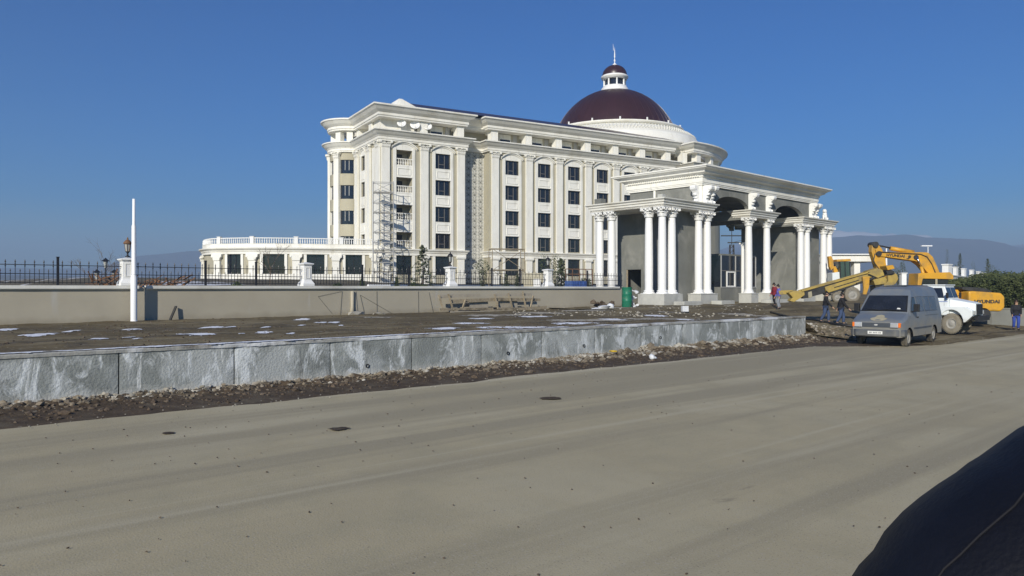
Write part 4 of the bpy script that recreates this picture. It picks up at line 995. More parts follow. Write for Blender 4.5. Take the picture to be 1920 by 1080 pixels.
# piers and windows by distance along the path
import bisect
cum = [0]
for i in range(1, len(path)): cum.append(cum[-1]+(Vector(path[i])-Vector(path[i-1])).length)
def at(s):
    s = max(0, min(cum[-1]-1e-4, s)); i = bisect.bisect_right(cum, s)-1; i = min(i, len(path)-2)
    t = (s-cum[i])/(cum[i+1]-cum[i]); a, b = Vector(path[i]), Vector(path[i+1]); p = a.lerp(b, t); d = (b-a).normalized(); return p, math.atan2(d.y, d.x)
def s_at_u(u):
    best = min(range(2000), key=lambda k: abs((lambda p: 960+F*p.x/p.y)(at(cum[8]+(cum[-1]-cum[8])*k/1999)[0])-u)); return cum[8]+(cum[-1]-cum[8])*best/1999
colu = [409, 474, 555, 629, 703]; wins = [(427, 452), (493, 533.5), (575, 608.5), (647.5, 679)]
segs = []; last = 0.0
for a, b in wins:
    sa, sb = s_at_u(a), s_at_u(b)
    segs.append((last, sa)); last = sb
    p, an = at((sa+sb)/2); wd = sb-sa
    mb = MB(); mb.box(-wd/2, wd/2, .35, .4, 0, 2.4); o = mb.build('window', M['glass'], tp, (p.x, p.y, 4.0), an)
    mb = MB(); mb.box(-wd/2, wd/2, .29, .349, 0, .06); mb.box(-.03, .03, .29, .349, .06, 2.4); mb.build('window_frame', M['iron'], o)
    for s in (-1, 1):
        mb = MB(); x = s*(wd/2+.16); mb.box(x-.16, x+.16, -.08, .36, 0, 2.4); mb.build('window_surround', M['white'], tp, (p.x, p.y, 4.0), an)
    mb = MB(); mb.box(-wd/2, wd/2, -.02, .3, -1.6, -.95); mb.build('basement_opening', M['glassr'], tp, (p.x, p.y-.06, 4.0), an) if a < 560 else None
segs.append((last, cum[-1]))
for a, b in segs:
    pts = [tuple(at(lerp(a, b, k/6))[0]) for k in range(7)]; mbp('wall', [(-.35, 3.9), (-.01, 3.9), (-.01, 6.4), (-.35, 6.4)], M['cream'], pts)
for u in colu+[392]:
    p, an = at(s_at_u(u)) if u != 392 else at(cum[8])
    mb = MB(); mb.box(-.5, .5, -.3, 0, 1.6, 4.05); mb.box(-.42, .42, -.26, 0, 4.05, 5.65); o = mb.build('pilaster', M['white'], tp, (p.x, p.y, 0), an)
    mb = MB(); mb.prism([(-.44, 5.65), (.44, 5.65), (.5, 5.9), (.72, 6.2), (.72, 6.39), (-.72, 6.39), (-.72, 6.2), (-.5, 5.9)], -.36, 0); 
    for s in (-.6, .6): mb.tube([(s, -.42, 6.12), (s, 0, 6.12)], .12, 8)
    mb.build('capital', M['white'], o)
# balustrade
mbp('top_rail', [(-.14, 8.24), (.02, 8.24), (.02, 8.33), (-.14, 8.33), (-.14, 8.24)], M['white2'])
L_ = cum[-1]; mb = MB(); n = int(L_/.27)
posts = [s_at_u(u) for u in (411, 472.5, 555, 640)]+[.5]
for k in range(n):
    p, an = at(k*.27+.1); mb.lathe([(.045, 7.66), (.075, 7.72), (.04, 7.8), (.085, 7.95), (.04, 8.12), (.06, 8.24)], 5, (p.x+.06*math.sin(an), p.y-.0*math.cos(an)+.06))
stuff(mb.build('balusters', M['white2'], tp))
for s in posts:
    p, an = at(s); mb = MB(); mb.box(-.22, .22, -.12, .25, 7.6, 8.42); mb.box(-.27, .27, -.16, .29, 8.42, 8.48); mb.build('balustrade_post', M['white2'], tp, (p.x, p.y, 0), an)

# ------------------------------------------------------------ yard and terrain behind the boundary wall
def yd(a, t):
    P = F0+FD*a-FN*lerp(.3, 95, t)
    k = smooth((a+4)/18); z = 1.2+2.1*smooth((lerp(.3, 95, t)-4)/36)*k-2.2*smooth((lerp(.3, 95, t)-14)/30)*(1-k)
    return (P.x, P.y, z+.08*fbm(P.x, P.y, .2))
struct(grid('garden_ground', M['yard'], yd, -22, S1+.3, 120, 0, 1, 90))
def yd2(a, t):
    P = F0+FD*a-FN*lerp(-1, 95, t); return (P.x, P.y, .98+.9*smooth(t*2)+.06*fbm(P.x, P.y, .2))
struct(grid('rear_yard', M['dirt'], yd2, S1+.28, S1+110, 120, 0, 1, 60))

# ============================================================ FAR LAND, MOUNTAINS, HAZE
def pl(x, t):
    Y = lerp(0, 1, t); Y = 30+4600*t**3
    z = -6.0+ (ridge_n(x*1.0, Y))
    return (x*max(60, Y)*1.1, Y, z)
def ridge_n(x, Y): return 3.5*smooth((Y-300)/900)*fbm(x*3, Y*.001, 1.0) + 34*smooth((Y-300)/1500)+8*smooth((Y-600)/1200)*nz(x*4, Y*.0012, 1, 5)
struct(grid('far_plain', M['plain'], pl, -1.2, 1.2, 160, 0, 1, 120))
mb = MB(); mb.slab([(-5000, -55), (5000, -55), (5000, 200), (-5000, 200)], -8.2, -8.0); struct(mb.build('base_ground', M['plain']))
def mountain(name, pts, Y0, depth, m, label=None, amp=.06):
    """pts: (u, v) ridge bearings; built as a terrain strip Y0..Y0+2*depth with its crest at Y0+depth"""
    us = [p[0] for p in pts]; mb = MB(); nu, nv = 260, 26; Yc = Y0+depth
    vs = []
    for i in range(nu+1):
        u = lerp(us[0], us[-1], i/nu); k = max(0, min(len(us)-2, bisect.bisect_right(us, u)-1)); t = (u-us[k])/(us[k+1]-us[k]); t = smooth(t)*.5+t*.5
        hz = ZV(lerp(pts[k][1], pts[k+1][1], t), Yc); x = WX(u, Yc)
        for j in range(nv+1):
            q = j/nv; f = math.sin(math.pi*q)**.8 if 0 < q < 1 else 0; y = Y0+2*depth*q
            n_ = fbm(x, y, 2.2/depth, 3)
            vs.append((x, y, -10+(hz+10)*f*(1+amp*n_*(1.2-abs(q-.5)))*(1+.35*n_*(1-f))))
    mb.add(vs, [(i*(nv+1)+j, (i+1)*(nv+1)+j, (i+1)*(nv+1)+j+1, i*(nv+1)+j+1) for i in range(nu) for j in range(nv)], True)
    return struct(mb.build(name, m))
mountain('mountain_range', [(1250, 500), (1400, 470), (1520, 452), (1600, 443), (1680, 441), (1740, 447), (1800, 450), (1860, 464), (1920, 474), (2050, 480), (2300, 495), (2800, 500)], 2500, 600, M['mount'])
mountain('mountain_range', [(-900, 505), (-300, 500), (0, 503), (150, 505), (230, 496), (270, 481), (330, 477), (400, 472), (520, 478), (700, 490), (900, 500)], 2900, 600, M['mount'])
mountain('far_snowy_range', [(1350, 470), (1450, 448), (1530, 438), (1570, 434), (1610, 436), (1680, 440), (1760, 445), (1830, 452), (1880, 462), (1920, 458), (2100, 462), (2500, 470)], 3400, 600, M['mountsnow'], amp=.10)

# haze box: all the air of the place, sky outside it
hz = MB(); hz.box(-5200, 5200, -60, 5000, -11.5, 285)
ho = stuff(hz.build('haze', M['under']))
hm_ = bpy.data.materials.new('haze_air'); hm_.use_nodes = True; hn = hm_.node_tree.nodes; hn.remove(hn['Principled BSDF'])
pv = hn.new('ShaderNodeVolumePrincipled'); pv.inputs['Density'].default_value = HAZE; pv.inputs['Color'].default_value = (.56, .75, 1, 1); pv.inputs['Anisotropy'].default_value = 0.0
hm_.node_tree.links.new(pv.outputs[0], hn['Material Output'].inputs['Volume'])
ho.data.materials.clear(); ho.data.materials.append(hm_)

# ============================================================ VEHICLES AND MACHINES
def autosm(o, a=32):
    me = o.data if hasattr(o, 'data') else o
    me.polygons.foreach_set('use_smooth', [True]*len(me.polygons)); me.set_sharp_from_angle(angle=R(a)); return o
def wheel(parent, x, y, r, wd, name='wheel', rim_in=.62, tm='rubber', side=1):
    """axle along local y; side=+1 shows its face towards +y"""
    ax = Matrix.Translation((x, y, r)) @ Matrix.Rotation(R(-90*side), 4, 'X')
    mb = MB(); k = rim_in*r
    mb.lathe([(k, -wd*.45), (r*.86, -wd*.5), (r*.97, -wd*.42), (r, -wd*.25), (r, wd*.25), (r*.97, wd*.42), (r*.86, wd*.5), (k, wd*.45)], 36, axis=ax)
    for i in range(36):
        a = 2*math.pi*i/36; c_, s_ = math.cos(a), math.sin(a)
        for z0, z1 in ((-wd*.42, -wd*.06), (wd*.06, wd*.42)): mb.bar(ax @ Vector((r*c_, r*s_, z0)), ax @ Vector((r*math.cos(a+.07), r*math.sin(a+.07), z1)), .03*r/.35, .018*r/.35)
    w_ = mb.build(name, M[tm], parent)
    mb = MB(); mb.lathe([(k+.004, -wd*.44), (k+.004, wd*.46), (k*.93, wd*.44), (k*.86, wd*.22), (k*.55, wd*.30), (k*.42, wd*.42), (k*.2, wd*.44), (0, wd*.44)], 24, axis=ax); 
    for i in range(6):
        a = i*math.pi/3; mb.ball(tuple(ax @ Vector((k*.62*math.cos(a), k*.62*math.sin(a), wd*.30))), .018, 5, 3)
    mb.build('rim', M['rim'], w_); return w_

# ---- grey van: x forward, y to its left side
vt = thing('grey_van', 'dusty blue grey high roof minibus parked at the roadside beside the end of the wall', 'van', (14.92, 30.6, 0.0), R(-133.5))
vt.scale = (1.05, 1.05, 1.0)
prof = [(0.0, 1.00), (-.10, 1.06), (-.45, 1.20), (-.86, 1.36), (-1.02, 1.54), (-1.50, 2.06), (-1.60, 2.14), (-1.78, 2.33), (-2.05, 2.43), (-2.5, 2.48), (-4.9, 2.49), (-5.25, 2.45), (-5.36, 2.32), (-5.40, 1.9), (-5.42, .45)]
def zt_(x):
    for i in range(len(prof)-1):
        (a, za), (b, zb) = prof[i], prof[i+1]
        if b <= x <= a: return lerp(za, zb, (a-x)/(a-b) if a != b else 0)
    return 1.0
def hwz(z, x=-2):
    w_ = .97 if z < 1.25 else (lerp(.97, .81, (z-1.25)/.85) if z < 2.10 else lerp(.81, .64, (z-2.10)/.4))
    if x > -.5: w_ -= .10*((x+.5)/.5)**2
    return w_
xs = sorted(set([p[0] for p in prof[:-1]]+[-.02, -.3, -.6]+[round(-.85+.46*math.cos(a*math.pi/12), 3) for a in range(13)]+[round(-4.32+.46*math.cos(a*math.pi/12), 3) for a in range(13)]+[-1.2, -1.35, -3.0, -3.5]), reverse=True)
xs = [x for x in xs if x >= -5.41]
def zb_(x):
    for c_ in (-.85, -4.32):
        if abs(x-c_) < .4599: return .36+math.sqrt(.46**2-(x-c_)**2)*.92
    return .40
rows = []
for x in xs:
    zt0 = zt_(x); zb = zb_(x); r_ = []
    zs = [zb, max(zb, .80), min(1.25, zt0-.02) if zt0 > 1.27 else max(zb, zt0-.10), min(2.10, zt0-.03), zt0-.03]
    for z in zs: r_.append((x, hwz(z, x)-(.05 if z > zt0-.04 and zt0 < 1.5 else 0), max(z, zb)))
    r_.append((x, hwz(zt0, x)-.10, zt0)); r_.append((x, (hwz(zt0, x))*.5, zt0+.018)); r_.append((x, 0, zt0+.025))
    r_ += [(a, -b, c_) for a, b, c_ in reversed(r_[:-1])]
    rows.append(r_)
mb = MB(); m_ = len(rows[0]); vs = [p for r_ in rows for p in r_]
mb.add(vs, [(i*m_+k, i*m_+k+1, (i+1)*m_+k+1, (i+1)*m_+k) for i in range(len(rows)-1) for k in range(m_-1)], True)
mb.f += [tuple(range(m_-1, -1, -1)), tuple((len(rows)-1)*m_+k for k in range(m_))]; mb.smooth += [False]*2
body = mb.build('body', M['van'], vt); autosm(body, 24)
mb = MB(); mb.box(-5.3, -.12, -.80, .80, .34, .62); mb.build('underbody', M['under'], vt)
def vside(pts, off, s=1): return [(x, s*(hwz(z, x)+off), z) for x, z in pts]
def vpanel(nm, pts, m, off=.008, s=1, par=vt, th=.012):
    mb = MB(); a = vside(pts, off, s); b = vside(pts, off-th, s); n = len(a)
    mb.add(a+b, [tuple(range(n)), tuple(range(2*n-1, n-1, -1))]+[(i, (i+1) % n, n+(i+1) % n, n+i) for i in range(n)]); return mb.build(nm, m, par)
def inset(pts, d):
    cx_ = sum(p[0] for p in pts)/len(pts); cz_ = sum(p[1] for p in pts)/len(pts)
    return [(cx_+(x-cx_)*(1-d/abs(.4)), cz_+(z-cz_)*(1-d/.28)) for x, z in pts]
for s in (1, -1):
    fw_ = [(-1.12, 1.42), (-1.92, 1.42), (-1.92, 2.02), (-1.60, 2.02)]
    o = vpanel('window_seal', fw_, M['black'], .006, s); vpanel('side_window', inset(fw_, .025), M['vglass'], .012, s, o)
    for a, b in ((-2.08, -2.92), (-2.99, -3.84), (-3.91, -4.86)):
        q = [(a, 1.40), (b, 1.40), (b, 2.04), (a, 2.04)]
        o = vpanel('window_seal', q, M['bumper'], .006, s); vpanel('side_window', inset(q, .022), M['vglass2'], .012, s, o)
    for a, b, c_, d in ((-1.03, -1.045, .55, 1.42), (-2.0, -2.013, .42, 2.06), (-2.95, -2.96, .42, 1.38)):
        vpanel('door_gap', [(a, c_), (b, c_), (b, d), (a, d)], M['black'], .0035, s, th=.006)
    vpanel('door_gap', [(-2.95, 1.22), (-4.9, 1.22), (-4.9, 1.235), (-2.95, 1.235)], M['black'], .0035, s, th=.006)
    vpanel('rub_strip', [(-1.34, .70), (-3.82, .70), (-3.82, .76), (-1.34, .76)], M['bumper'], .02, s, th=.03)
    vpanel('door_handle', [(-1.80, 1.16), (-1.95, 1.16), (-1.95, 1.20), (-1.80, 1.20)], M['black'], .03, s, th=.035)
    # mirror
    mb = MB(); mb.box(-1.28, -1.14, s*1.02 if s > 0 else -1.22, 1.22 if s > 0 else -1.02, 1.42, 1.74); mb.tube([(-1.18, s*.93, 1.40), (-1.2, s*1.05, 1.46)], .03, 6); o = mb.build('mirror', M['black'], vt, bevel=.025)
    # headlamp, indicator
    y0, y1 = .52, .80
    mb = MB(); mb.box(-.02, .035, *sorted((s*y0, s*y1)), .80, .985); o = mb.build('headlamp', M['lens'], vt, bevel=.015)
    mb = MB(); mb.box(.028, .04, *sorted((s*(y0-.0), s*y1)), .785, .80); mb.build('lamp_trim', M['chrome'], o)
    mb = MB(); mb.box(-.10, .022, *sorted((s*.805, s*.885)), .80, .985); mb.build('indicator', M['amber'], vt, bevel=.012)
    wheel(vt, -.85, s*.83, .345, .22, side=s); wheel(vt, -4.32, s*.83, .345, .22, side=s)
    mb = MB(); mb.box(-.95, -.75, *sorted((s*.74, s*.86)), .02, .3)
mb = MB(); mb.box(-.04, .02, -.515, .515, .80, .975); 
for k in range(5): mb.box(.02, .032, -.5, .5, .815+.033*k, .828+.033*k)
o = mb.build('grille', M['bumper'], vt)
mb = MB(); ax = Matrix.Translation((.036, 0, .89)) @ Matrix.Rotation(R(90), 4, 'Y'); mb.lathe([(0, .006), (.06, .004), (.07, 0)], 20, sx=.5, sy=1.0, axis=ax); mb.build('oval_badge', M['alu'], o)
mb = MB(); bp_ = [(-.45, -1.0), (-.12, -1.0), (.10, -.72), (.13, 0), (.10, .72), (-.12, 1.0), (-.45, 1.0), (-.45, .9), (-.2, .86), (.0, .6), (.0, -.6), (-.2, -.86), (-.45, -.9)]
mb.slab(bp_, .43, .70); o = mb.build('front_bumper', M['bumper'], vt, bevel=.03)
mb = MB(); mb.box(.105, .135, -.27, .27, .52, .64); o2 = mb.build('number_plate', M['plate'], vt)
mb = MB()
for k, wd_ in enumerate((.05, .05, .02, .05, .05, .05, .02, .05, .05)): mb.box(.136, .139, -.22+k*.05, -.22+k*.05+wd_*.7, .55, .61)
stuff(mb.build('plate_marks', M['platet'], o2))
# windscreen
def wsp(t, y, off): x = lerp(-.90, -1.50, t); z = zt_(x); return (x+off*.78, y, z+off*.62+.018)
mb = MB(); a = [wsp(0, -.86, .01), wsp(0, .86, .01), wsp(1, .73, .01), wsp(1, -.73, .01)]; b = [wsp(0, -.86, -.02), wsp(0, .86, -.02), wsp(1, .73, -.02), wsp(1, -.73, -.02)]
mb.add(a+b, [(0, 1, 2, 3), (7, 6, 5, 4), (0, 4, 5, 1), (1, 5, 6, 2), (2, 6, 7, 3), (3, 7, 4, 0)]); o = mb.build('windscreen_seal', M['black'], vt)
mb = MB(); rows_ = []
for j in range(9):
    for i in range(13):
        t = lerp(.05, .95, j/8); hwid = lerp(.82, .70, t); y = lerp(-hwid, hwid, i/12); p = wsp(t, y, .02+.03*(1-(y/hwid)**2)); mb.v.append(p)
mb.f = [(j*13+i, j*13+i+1, (j+1)*13+i+1, (j+1)*13+i) for j in range(8) for i in range(12)]; mb.smooth = [True]*len(mb.f); mb.build('windscreen', M['vglass'], o)
for y0, y1 in ((.55, -.05), (-.1, -.62)):
    mb = MB(); mb.bar(wsp(.02, y0, .05), wsp(.10, y1, .065), .014); mb.build('wiper', M['black'], vt)
# paper on dashboard glass corner and dust patch on the bonnet
mb = MB(); mb.add([wsp(.10, .48, .055), wsp(.09, .62, .055), wsp(.16, .60, .055), wsp(.18, .50, .055)], [(0, 1, 2, 3)]); mb.build('paper', M['plate'], vt)
mb = MB(); n = 18; c_ = (-.34, .02); ring_ = []
for k in range(n):
    a = 2*math.pi*k/n; rr = 1+.22*noise.noise(Vector((math.cos(a)*2, math.sin(a)*2, 5))); x = c_[0]+.30*rr*math.cos(a)+.04; y = c_[1]+(.30 if math.cos(a) > 0 else .16)*rr*math.sin(a)*1.1; ring_.append((min(-.03, x), y, zt_(min(-.03, x))+.031))
mb.add(ring_+[(c_[0], c_[1], zt_(c_[0])+.034)], [(k, (k+1) % n, n) for k in range(n)], True); mb.build('mud_patch', M['mud'], vt)
mb = MB(); mb.box(-5.3, -2.2, -.45, .45, 2.508, 2.53) ; mb.build('roof_rib', M['vanroof'], vt)
# driver seats and dashboard seen as dark inside: nothing shows through the dark glass

# ---- white lorry with bonnet, heading right and towards the road
tr_p = Vector((WX(1790, 37.6), 37.6)); trh = R(-46)
tt = thing('white_lorry', 'white bonneted lorry with big mud caked wheels parked behind the grey van', 'lorry', (tr_p.x-.12+.75*math.sin(-trh)*1.15-.0, tr_p.y+.75*math.cos(trh)*1.25, .10), trh)
tt.scale = (.84, .9, .96)
# right side (y<0) faces the camera; wheel at x=0
mb = MB(); mb.add([(1.18, -.62, .98), (1.18, .62, .98), (-.15, .85, .98), (-.15, -.85, .98), (1.18, -.58, 1.58), (1.18, .58, 1.58), (-.15, .80, 1.80), (-.15, -.80, 1.80), (1.10, 0, 1.66), (-.15, 0, 1.88)],
    [(0, 1, 5, 8, 4), (1, 2, 6, 5), (3, 0, 4, 7), (4, 8, 9, 7), (8, 5, 6, 9), (0, 3, 2, 1), (2, 3, 7, 9, 6)]); mb.build('bonnet', M['truck'], tt, bevel=.04)
mb = MB(); mb.box(1.18, 1.23, -.52, .52, 1.02, 1.56)
for k in range(7): mb.box(1.23, 1.25, -.50, .50, 1.05+.07*k, 1.08+.07*k)
mb.build('grille', M['black'], tt)
for s in (-1, 1):
    mb = MB(); pts = []
    for k in range(13):
        a = math.pi*(k/12); pts.append((.66*math.cos(a), .60+.66*math.sin(a)))
    pts = [(1.12, .95), (1.12, 1.22), (.75, 1.42)]+[(.35, 1.42), (-.3, 1.42), (-.78, 1.0), (-.78, .72)]+[(p[0]*.98, p[1]) for p in reversed(pts)]+[(.75, .62)]
    y0, y1 = sorted((s*.60, s*1.08)); mb.prism(pts, y0, y1); mb.build('wing', M['truck'], tt, bevel=.03)
    mb = MB(); mb.box(1.14, 1.19, *sorted((s*.68, s*.95)), 1.02, 1.22); mb.build('headlamp', M['lens'], tt, bevel=.01)
    wheel(tt, 0, s*.93, .53, .26, side=s, rim_in=.52, tm='tyredirt'); wheel(tt, -3.7, s*.93, .53, .46, side=s, rim_in=.52, tm='tyredirt')
mb = MB(); mb.box(1.28, 1.44, -1.15, 1.15, .70, .95); mb.box(1.05, 1.28, -.5, -.4, .72, .9); mb.box(1.05, 1.28, .4, .5, .72, .9); mb.build('bumper', M['black'], tt)
mb = MB(); mb.box(-1.60, -.151, -1.0, 1.0, .95, 1.84); mb.build('cab', M['truck'], tt, bevel=.05)
mb = MB(); mb.add([(-.16, -.95, 1.80), (-.16, .95, 1.80), (-1.6, 1.0, 1.80), (-1.6, -1.0, 1.80), (-.42, -.86, 2.50), (-.42, .86, 2.50), (-1.55, .88, 2.52), (-1.55, -.88, 2.52)], [(0, 1, 5, 4), (1, 2, 6, 5), (2, 3, 7, 6), (3, 0, 4, 7), (4, 5, 6, 7), (3, 2, 1, 0)]); cab2 = mb.build('cab_top', M['truck'], tt, bevel=.03)
mb = MB(); mb.box(-1.62, -.36, -.93, .93, 2.521, 2.58); mb.build('cab_roof', M['truck'], tt, bevel=.02)
def lp(t, y): x = lerp(-.16, -.42, t)+.012; return (x, y, lerp(1.80, 2.50, t))
mb = MB(); mb.add([lp(.12, -.86), lp(.12, -.03), lp(.9, -.03), lp(.9, -.79)], [(0, 1, 2, 3)]); mb.add([lp(.12, .03), lp(.12, .86), lp(.9, .79), lp(.9, .03)], [(0, 1, 2, 3)]); mb.build('windscreen', M['vglass'], cab2)
for s in (-1, 1):
    mb = MB(); mb.add([(-.40, s*.985, 1.88), (-1.35, s*1.0, 1.88), (-1.35, s*.925, 2.40), (-.54, s*.91, 2.40)], [(0, 1, 2, 3)]); mb.build('side_window', M['vglass'], cab2)
    mb = MB(); mb.box(-.40, -.39, *sorted((s*1.001, s*1.004)), 1.45, 1.83); mb.box(-1.40, -1.39, *sorted((s*1.001, s*1.004)), 1.0, 1.83); mb.build('door_gap', M['black'], tt)
    mb = MB(); mb.box(-.22, -.12, *sorted((s*1.12, s*1.28)), 1.85, 2.15); mb.tube([(-.3, s*.96, 1.95), (-.18, s*1.2, 2.0)], .015, 5); mb.build('mirror', M['black'], tt)
mb = MB(); mb.box(-1.55, -.2, -1.006, -1.001, 1.66, 1.69); mb.build('blue_stripe', M['blue'], tt)
mb = MB(); mb.box(-4.9, -1.75, -1.0, 1.0, 1.15, 1.25); mb.box(-4.9, -1.75, -1.02, -.96, 1.25, 1.7); mb.box(-4.9, -1.75, .96, 1.02, 1.25, 1.7); mb.box(-1.8, -1.75, -.95, .95, 1.25, 1.7); mb.build('load_bed', M['dkst'], tt)
mb = MB(); mb.box(-5.2, 1.1, -.45, -.33, .72, .94); mb.box(-5.2, 1.1, .33, .45, .72, .94); mb.build('chassis', M['under'], tt)

# ---- excavator: boom plane at distance EY
EY = 45.5
ex = thing('excavator', 'orange yellow tracked excavator with raised boom behind the white lorry', 'excavator', (WX(1760, EY), EY, .4))
def E(u, v): return (WX(u, EY)-ex.location.x, ZV(v, EY)-.4)
def EP(nm, pts, y0, y1, m, par=None, bev=.03):
    mb = MB(); mb.prism([E(*p) for p in pts], y0, y1); return mb.build(nm, m, par or ex, bevel=bev)
boom = EP('boom', [(1637, 468), (1650, 472), (1700, 474), (1722, 473), (1735, 474), (1744, 482), (1752, 500), (1760, 520), (1742, 520), (1732, 509), (1722, 497), (1712, 490), (1690, 487), (1655, 482), (1640, 481)], -.32, .32, M['yel'])
stick = EP('stick', [(1632, 459), (1635, 456), (1641, 456), (1650, 466), (1656, 478), (1659, 500), (1661, 522), (1654, 526), (1643, 510), (1635, 485), (1631, 472)], -.22, .22, M['yel'])
mb = MB(); z0 = E(1636, 458); z1 = E(1668, 465); z2 = E(1712, 475)
mb.tube([(z0[0], -.05, z0[1]), (z1[0], -.05, z1[1])], .05, 8); mb.build('cylinder_rod', M['dkst'], ex)
mb = MB(); mb.tube([(z1[0], -.05, z1[1]-.02), (z2[0], -.05, z2[1]+.06)], .13, 10); mb.build('stick_cylinder', M['yel'], ex)
mb = MB(); pts = [E(*p) for p in ((1645, 473), (1690, 475.5), (1720, 477), (1732, 482), (1741, 495), (1748, 512))]; mb.tube([(p[0], -.36, p[1]) for p in pts], .03, 5); mb.build('hydraulic_hose', M['dkst'], ex)
mb = MB(); a_ = E(1712, 483); b_ = E(1720, 500); mb.tube([(a_[0], -.42, a_[1]), (b_[0], -.42, b_[1])], .05, 8); mb.build('cylinder_rod', M['chrome'], ex)
mb = MB(); c_ = E(1728, 528); mb.tube([(b_[0], -.42, b_[1]), (c_[0], -.42, c_[1])], .10, 8); mb.build('boom_cylinder', M['yel'], ex)
for (u, v, r_) in ((1637, 459, .17), (1643, 476, .16), (1712, 483, .15)):
    p = E(u, v); mb = MB(); mb.tube([(p[0], -.38, p[1]), (p[0], .38, p[1])], r_, 12); mb.build('pivot_pin', M['dkst'], ex)
mb = MB(); p1 = [E(*p) for p in ((1637, 476), (1634, 490), (1641, 500), (1648, 508))]; mb.tube([(p[0], -.25, p[1]) for p in p1], .03, 5); mb.build('hydraulic_hose', M['dkst'], ex)
# bucket
bk = EP('bucket', [(1656, 511), (1667, 510), (1674, 515), (1676, 523), (1671, 532), (1660, 539), (1649, 541), (1647, 536), (1657, 528)], -.55, .55, M['yeld'])
for k in range(4): 
    p = E(1646, 541); mb = MB(); mb.bar((p[0], -.45+k*.3, p[1]), (p[0]-.18, -.45+k*.3, p[1]-.12), .1, .05); mb.build('tooth', M['dkst'], bk)
# upper structure
EP('cab_frame', [(1704, 513), (1762, 511), (1768, 517), (1768, 524), (1712, 523), (1708, 540), (1702, 540)], -1.1, 0, M['yel'])
EP('cab_glass', [(1711, 523.2), (1760, 524), (1757, 560), (1706, 560)], -1.02, -.06, M['vglass'])
EP('cab_pillar', [(1735, 523.3), (1739, 523.3), (1739, 560), (1735, 560)], -1.1, -1.03, M['mud'])
EP('engine_cover', [(1768, 545), (1786, 543), (1850, 548), (1854, 560), (1854, 582), (1768, 582)], -.4, 1.3, M['yel'])
cwt = EP('counterweight', [(1791, 546), (1800, 545.5), (1851, 549), (1857, 556), (1857, 576), (1850, 583), (1791, 581)], -1.35, -.42, M['yel'], bev=.10)
EP('engine_grille', [(1788, 538), (1815, 539), (1832, 541), (1842, 545.5), (1842, 548.4), (1800, 545.2), (1788, 543)], -.9, .8, M['dkst'])
EP('slew_ring', [(1715, 582.5), (1820, 582.5), (1820, 588), (1715, 588)], -.9, .9, M['dkst'])
for s in (-1, 1):
    mb = MB(); n = 22; pr = []
    for k in range(n):
        a = 2*math.pi*k/n; x = math.cos(a)*.42+(1.5 if math.cos(a) > 0 else -1.5); pr.append((x+.4, .42+.40*math.sin(a)))
    mb.prism(pr, *sorted((s*.75, s*1.35))); o = mb.build('track', M['dkst'], ex)
tx = text_mesh('HYUNDAI', .27, .006, .012, 1.25); tx.materials.append(M['dkst']); p = E(1824, 565)
o = inst('lettering', tx, ex, (p[0], -1.362, p[1]), 0); o.rotation_euler = (R(90), 0, 0)
tx = text_mesh('HYUNDAI', .215, .006, .01, 1.15); tx.materials.append(M['dkst']); p = E(1674, 480)
o = inst('lettering', tx, ex, (p[0], -.33, p[1]), 0); o.rotation_euler = (R(90), R(4), 0)
mb = MB(); p = E(1700, 482); mb.ball((p[0], -.325, p[1]), .10, 8, 4, (1, .1, 1)); p = E(1697, 485.5); mb.box(p[0]-.08, p[0]+.08, -.33, -.32, p[1]-.03, p[1]+.03); stuff(mb.build('marks', M['dkst'], ex))

# ---- low inclined boom of a yellow machine behind the people
CY = 42.5
cr = thing('lowered_crane', 'dirty yellow machine with a long lowered telescopic boom reaching down before the gate', 'crane', (WX(1640, CY), CY, .35))
def K(u, v): return (WX(u, CY)-cr.location.x, ZV(v, CY)-.35)
def KP(nm, pts, y0, y1, m, par=None, bev=.02): mb = MB(); mb.prism([K(*p) for p in pts], y0, y1); return mb.build(nm, m, par or cr, bevel=bev)
KP('outer_boom', [(1543, 538), (1612, 517), (1640, 511), (1642, 520), (1614, 528), (1546, 550)], -.28, .28, M['yeld'])
KP('boom_groove', [(1560, 538.5), (1606, 524.5), (1606, 526), (1560, 540)], -.30, .30, M['dkst'], bev=0)
KP('inner_boom', [(1500, 548), (1543, 538.2), (1545, 549.6), (1504, 560)], -.20, .20, M['dkst'])
KP('top_rail', [(1500, 544), (1625, 509), (1627, 511.5), (1500, 547.5)], -.30, -.15, M['yeld'])
KP('top_rail', [(1500, 544), (1625, 509), (1627, 511.5), (1500, 547.5)], .15, .30, M['yeld'])
KP('boom_edge', [(1546, 550.3), (1614, 528.3), (1642, 520.3), (1642, 522), (1614, 530.5), (1547, 553)], -.29, .29, M['dkst'], bev=0)
KP('rail_gap', [(1520, 543.5), (1622, 514), (1622, 516.5), (1520, 546.5)], -.22, .22, M['dkst'], bev=0)
KP('boom_collar', [(1512, 548), (1519, 546), (1520, 557), (1513, 559)], -.25, .25, M['mud'])
KP('boom_head', [(1476, 549), (1488, 545), (1505, 546.5), (1506, 553), (1496, 560), (1486, 566), (1478, 564), (1484, 558)], -.24, .24, M['yeld'])
KP('boom_head_plate', [(1466, 545), (1494, 544), (1492, 551), (1468, 553)], .5, .56, M['yeld'])
KP('hoist_frame', [(1622, 509), (1640, 503), (1650, 506), (1655, 520), (1640, 523), (1624, 520)], -.30, .30, M['yeld'])
KP('turret', [(1630, 525), (1652, 519), (1656, 524), (1654, 532), (1634, 535)], -.45, .45, M['yeld'])
KP('turret_plate', [(1636, 536), (1652, 533), (1654, 556), (1638, 556)], -.35, .35, M['dkst'])
KP('lift_cylinder', [(1600, 531), (1632, 519), (1633, 522), (1602, 534)], -.42, -.31, M['dkst'], bev=0)
